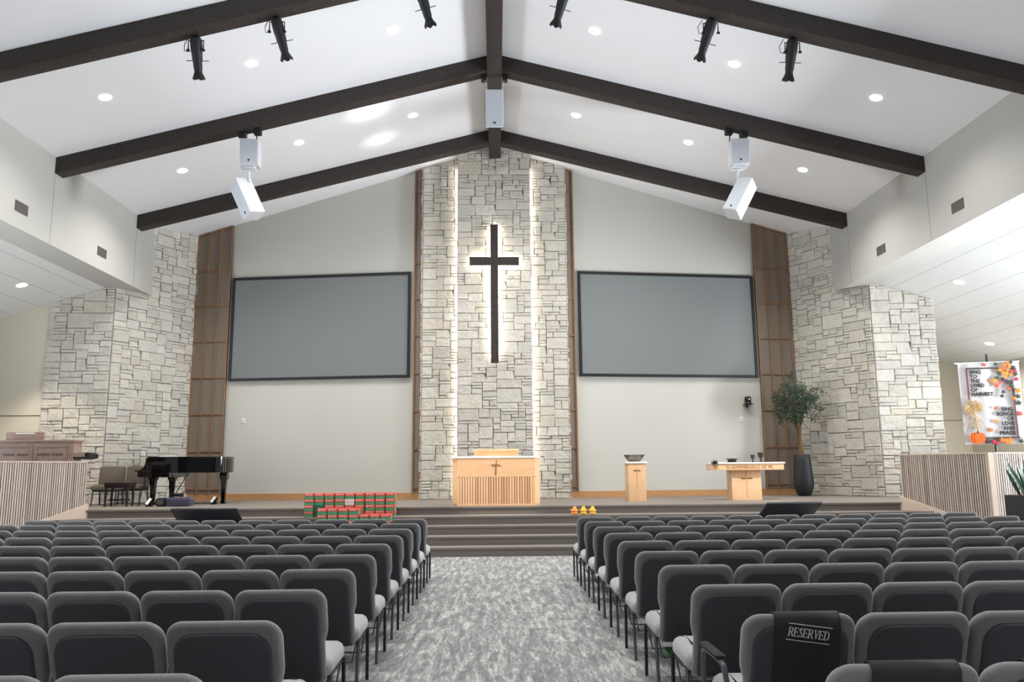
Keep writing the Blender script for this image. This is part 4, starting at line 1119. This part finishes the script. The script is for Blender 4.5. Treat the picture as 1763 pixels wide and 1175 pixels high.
# ------------------------------------------------------------------ reserved covers
def glyph(ch):
    """serif capital strokes in a unit-high box: list of quads ((x,y) x4) and advance"""
    q = []; T, t = .15, .055
    def V(x, y0=0, y1=1, w=T, serif=True):
        q.append([(x, y0), (x+w, y0), (x+w, y1), (x, y1)])
        if serif:
            for yy in ((y0, y0+.04), (y1-.04, y1)): q.append([(x-.07, yy[0]), (x+w+.07, yy[0]), (x+w+.07, yy[1]), (x-.07, yy[1])])
    def Hh(x0, x1, y, w=t): q.append([(x0, y), (x1, y), (x1, y+w), (x0, y+w)])
    def arc(cx, cy, rx, ry, a0, a1, wf, n=10):
        for i in range(n):
            pts = []
            for a, side in ((a0+(a1-a0)*i/n, 0), (a0+(a1-a0)*i/n, 1), (a0+(a1-a0)*(i+1)/n, 1), (a0+(a1-a0)*(i+1)/n, 0)):
                r_ = math.radians(a); w = wf(r_)
                pts.append((cx+(rx-(w if side else 0))*math.cos(r_), cy+(ry-(w if side else 0)*1.0)*math.sin(r_)))
            q.append(pts)
    wv = lambda r_: t+(T-t)*abs(math.cos(r_))
    if ch == 'R':
        V(.07); Hh(.2, .42, .945); Hh(.2, .42, .48); arc(.40, .74, .27, .26, -90, 90, wv)
        q.append([(.36, .5), (.50, .5), (.80, .0), (.64, .0)]); q.append([(.60, 0), (.86, 0), (.86, .04), (.60, .04)]); return q, .80
    if ch == 'E':
        V(.07); Hh(.2, .64, .945); Hh(.2, .56, .48); Hh(.2, .68, 0)
        q.append([(.60, .80), (.64, .80), (.64, 1), (.58, 1)]); q.append([(.62, 0), (.70, .22), (.66, .22), (.56, .03)]); q.append([(.53, .38), (.57, .38), (.57, .62), (.53, .62)]); return q, .74
    if ch == 'S':
        arc(.33, .75, .25, .25, 60, 250, wv); arc(.33, .26, .27, .26, -120, 75, wv)
        q.append([(.16, .60), (.25, .42), (.50, .40), (.42, .58)])
        q.append([(.48, .74), (.52, .74), (.52, .98), (.47, .98)]); q.append([(.07, .02), (.12, .02), (.10, .28), (.06, .28)]); return q, .66
    if ch == 'V':
        q.append([(.10, 1), (.27, 1), (.47, .0), (.42, 0)]); q.append([(.42, 0), (.48, 0), (.74, 1), (.68, 1)])
        q.append([(0, .96), (.35, .96), (.35, 1), (0, 1)]); q.append([(.58, .96), (.84, .96), (.84, 1), (.58, 1)]); return q, .82
    if ch == 'D':
        V(.07); Hh(.2, .42, .945); Hh(.2, .42, 0); arc(.38, .5, .44, .5, -90, 90, wv); return q, .9
def reserved(oc, lab, text=False, tilt=-.14):
    w = .145
    r = D.objects.new('reserved_cover', None); COL.objects.link(r)
    r.location = oc.location+Vector((.022, 0, 0)); r.rotation_euler = oc.rotation_euler
    tag(r, lab, 'chair cover', 'black cloth covers on chair backs')
    ax = lambda z: -.045-(z-.36)*.335
    # strip that runs up the back, over the top edge and down the front
    path = []
    for z, d in ((.40, -.066), (.55, -.066), (.70, -.066), (.79, -.064), (.835, -.050), (.858, -.03)): path.append((ax(z)+d, z-d*.3))
    path += [(ax(.862)-.006, .872), (ax(.862)+.016, .866)]
    for z, d in ((.84, .040), (.80, .056), (.70, .062), (.62, .062)): path.append((ax(z)+d, z-d*.3))
    P = []; th_ = .004
    n = len(path)
    for x in (-w, w):
        for y, z in path: P.append((x, y, z))
    Fc = [(i, i+1, n+i+1, n+i) for i in range(n-1)]
    mb = MB(); mb.poly(P, Fc); me_o = mb.build('cover_cloth', M['sleeve'], r, smooth=True, angle=80)
    so = me_o.modifiers.new('thickness', 'SOLIDIFY'); so.thickness = th_; so.offset = 0
    if not text: return r
    # lettering on the side that faces the aisle rows behind
    zc, d = .765, -.071
    m = MB(); hgt = .046; x = 0; G = []
    for chh in 'RESERVED':
        q, adv = glyph(chh); G += [[(px+x, py) for px, py in f] for f in q]; x += adv
    sc = .185/x
    ca, sa = math.cos(tilt), math.sin(tilt)
    def put2(px, pz):   # about the centre, in cover plane
        X, Z = px*ca-pz*sa, px*sa+pz*ca
        z = zc+Z; return (X+.005, ax(z)+d, z+.018)
    def addq(f):
        A = [put2(*p) for p in f]; B_ = [(p[0], p[1]+.004, p[2]) for p in A]
        m.poly(A+B_, [(0, 1, 2, 3)]+[(i, (i+1) % 4, 4+(i+1) % 4, 4+i) for i in range(4)])
    for f in G: addq([(p[0]*sc-.0925, (p[1]-.5)*hgt*.86) for p in f])
    for zz in (.036, -.036): addq([(-.097, zz-.0016), (.097, zz-.0016), (.097, zz+.0016), (-.097, zz+.0016)])
    m.build('cover_lettering', M['print'], r)
    return r
reserved(CH[(1, 1, 0)], 'black reserved cover with white lettering over the armrest chair back', True)
reserved(CH[(1, 0, 0)], 'plain black cloth cover over the nearest aisle-end chair, bottom of the photo')
reserved(CH[(1, 0, 1)], 'plain black cloth cover over the chair at the bottom right corner')
# green book on a rack
oc = CH[(1, 3, 0)]
o = MB().box(-.06, .06, -.085, .085, 0, .03).build('hymnal', M['greenbook'], loc=oc.location+Vector((-.10, .12, .222)))
tag(o, 'small green book lying in a chair rack by the right aisle', 'book')

# ------------------------------------------------------------------ light
def area(name, loc, d, sx_, sy_, e, col=(1, 1, 1)):
    L = D.lights.new(name, 'AREA'); L.shape = 'RECTANGLE'; L.size = sx_; L.size_y = sy_; L.energy = e; L.color = col
    o = D.objects.new(name, L); COL.objects.link(o); o.location = loc; aim(o, d); return o
def spot(name, loc, tgt, e, size, blend=.5, soft=.1, col=(1, 1, 1)):
    L = D.lights.new(name, 'SPOT'); L.energy = e; L.spot_size = math.radians(size); L.spot_blend = blend; L.shadow_soft_size = soft; L.color = col
    o = D.objects.new(name, L); COL.objects.link(o); o.location = loc; aim(o, Vector(tgt)-Vector(loc)); return o
# daylight through the aisle windows, right and left
l1 = area('window_daylight_right', (17.5, 12, 1.5), (-1, .0, .5), 2.4, 15, 5000, (.88, .94, 1))
l2 = area('window_daylight_left', (-17.5, 10.5, 1.5), (1, .0, .5), 2.4, 14, 2000, (.88, .94, 1))
l1.data.spread = l2.data.spread = 1.9
area('ceiling_fill', (0, -1.6, .4), (0, .12, 1), 14, 3, 450, (.9, .95, 1))  # added fill lamp behind the camera, facing up to brighten the main ceiling
area('alcove_daylight', (14.2, 19.8, 1.9), (-1, .3, .25), 2, 1.8, 130, (.96, .96, .94))
# stage spots
spot('stage_lamp', (-1.1, 12.3, 8.6), (0, 16.6, 1.3), 2000, 15, .6, .06, (1, .93, .83))
spot('stage_lamp', (3.4, 12.3, 8.0), (3.2, 18, 1.4), 1400, 14, .7, .06, (1, .93, .83))
spot('stage_lamp', (4.75, 12.3, 7.7), (5.7, 18, 1.4), 2300, 17, .7, .06, (1, .93, .83))
# low sun thrown up onto the left slope by something shiny outside
spot('glint_lamp', (8.1, 13.1, 1.15), (-2.75, 16.5, 9.28), 7000, 4.0, 1, .2)
spot('glint_lamp', (8.1, 13.6, 1.15), (-2.72, 18.0, 9.28), 7000, 3.0, 1, .2)
w = D.worlds.new('world'); SC.world = w; w.use_nodes = True
w.node_tree.nodes['Background'].inputs[0].default_value = (.86, .92, 1, 1); w.node_tree.nodes['Background'].inputs[1].default_value = .3
SC.view_settings.view_transform = 'Standard'; SC.view_settings.look = 'None'
SC.view_settings.exposure = .14; SC.view_settings.gamma = 1; SC.view_settings.use_curve_mapping = False
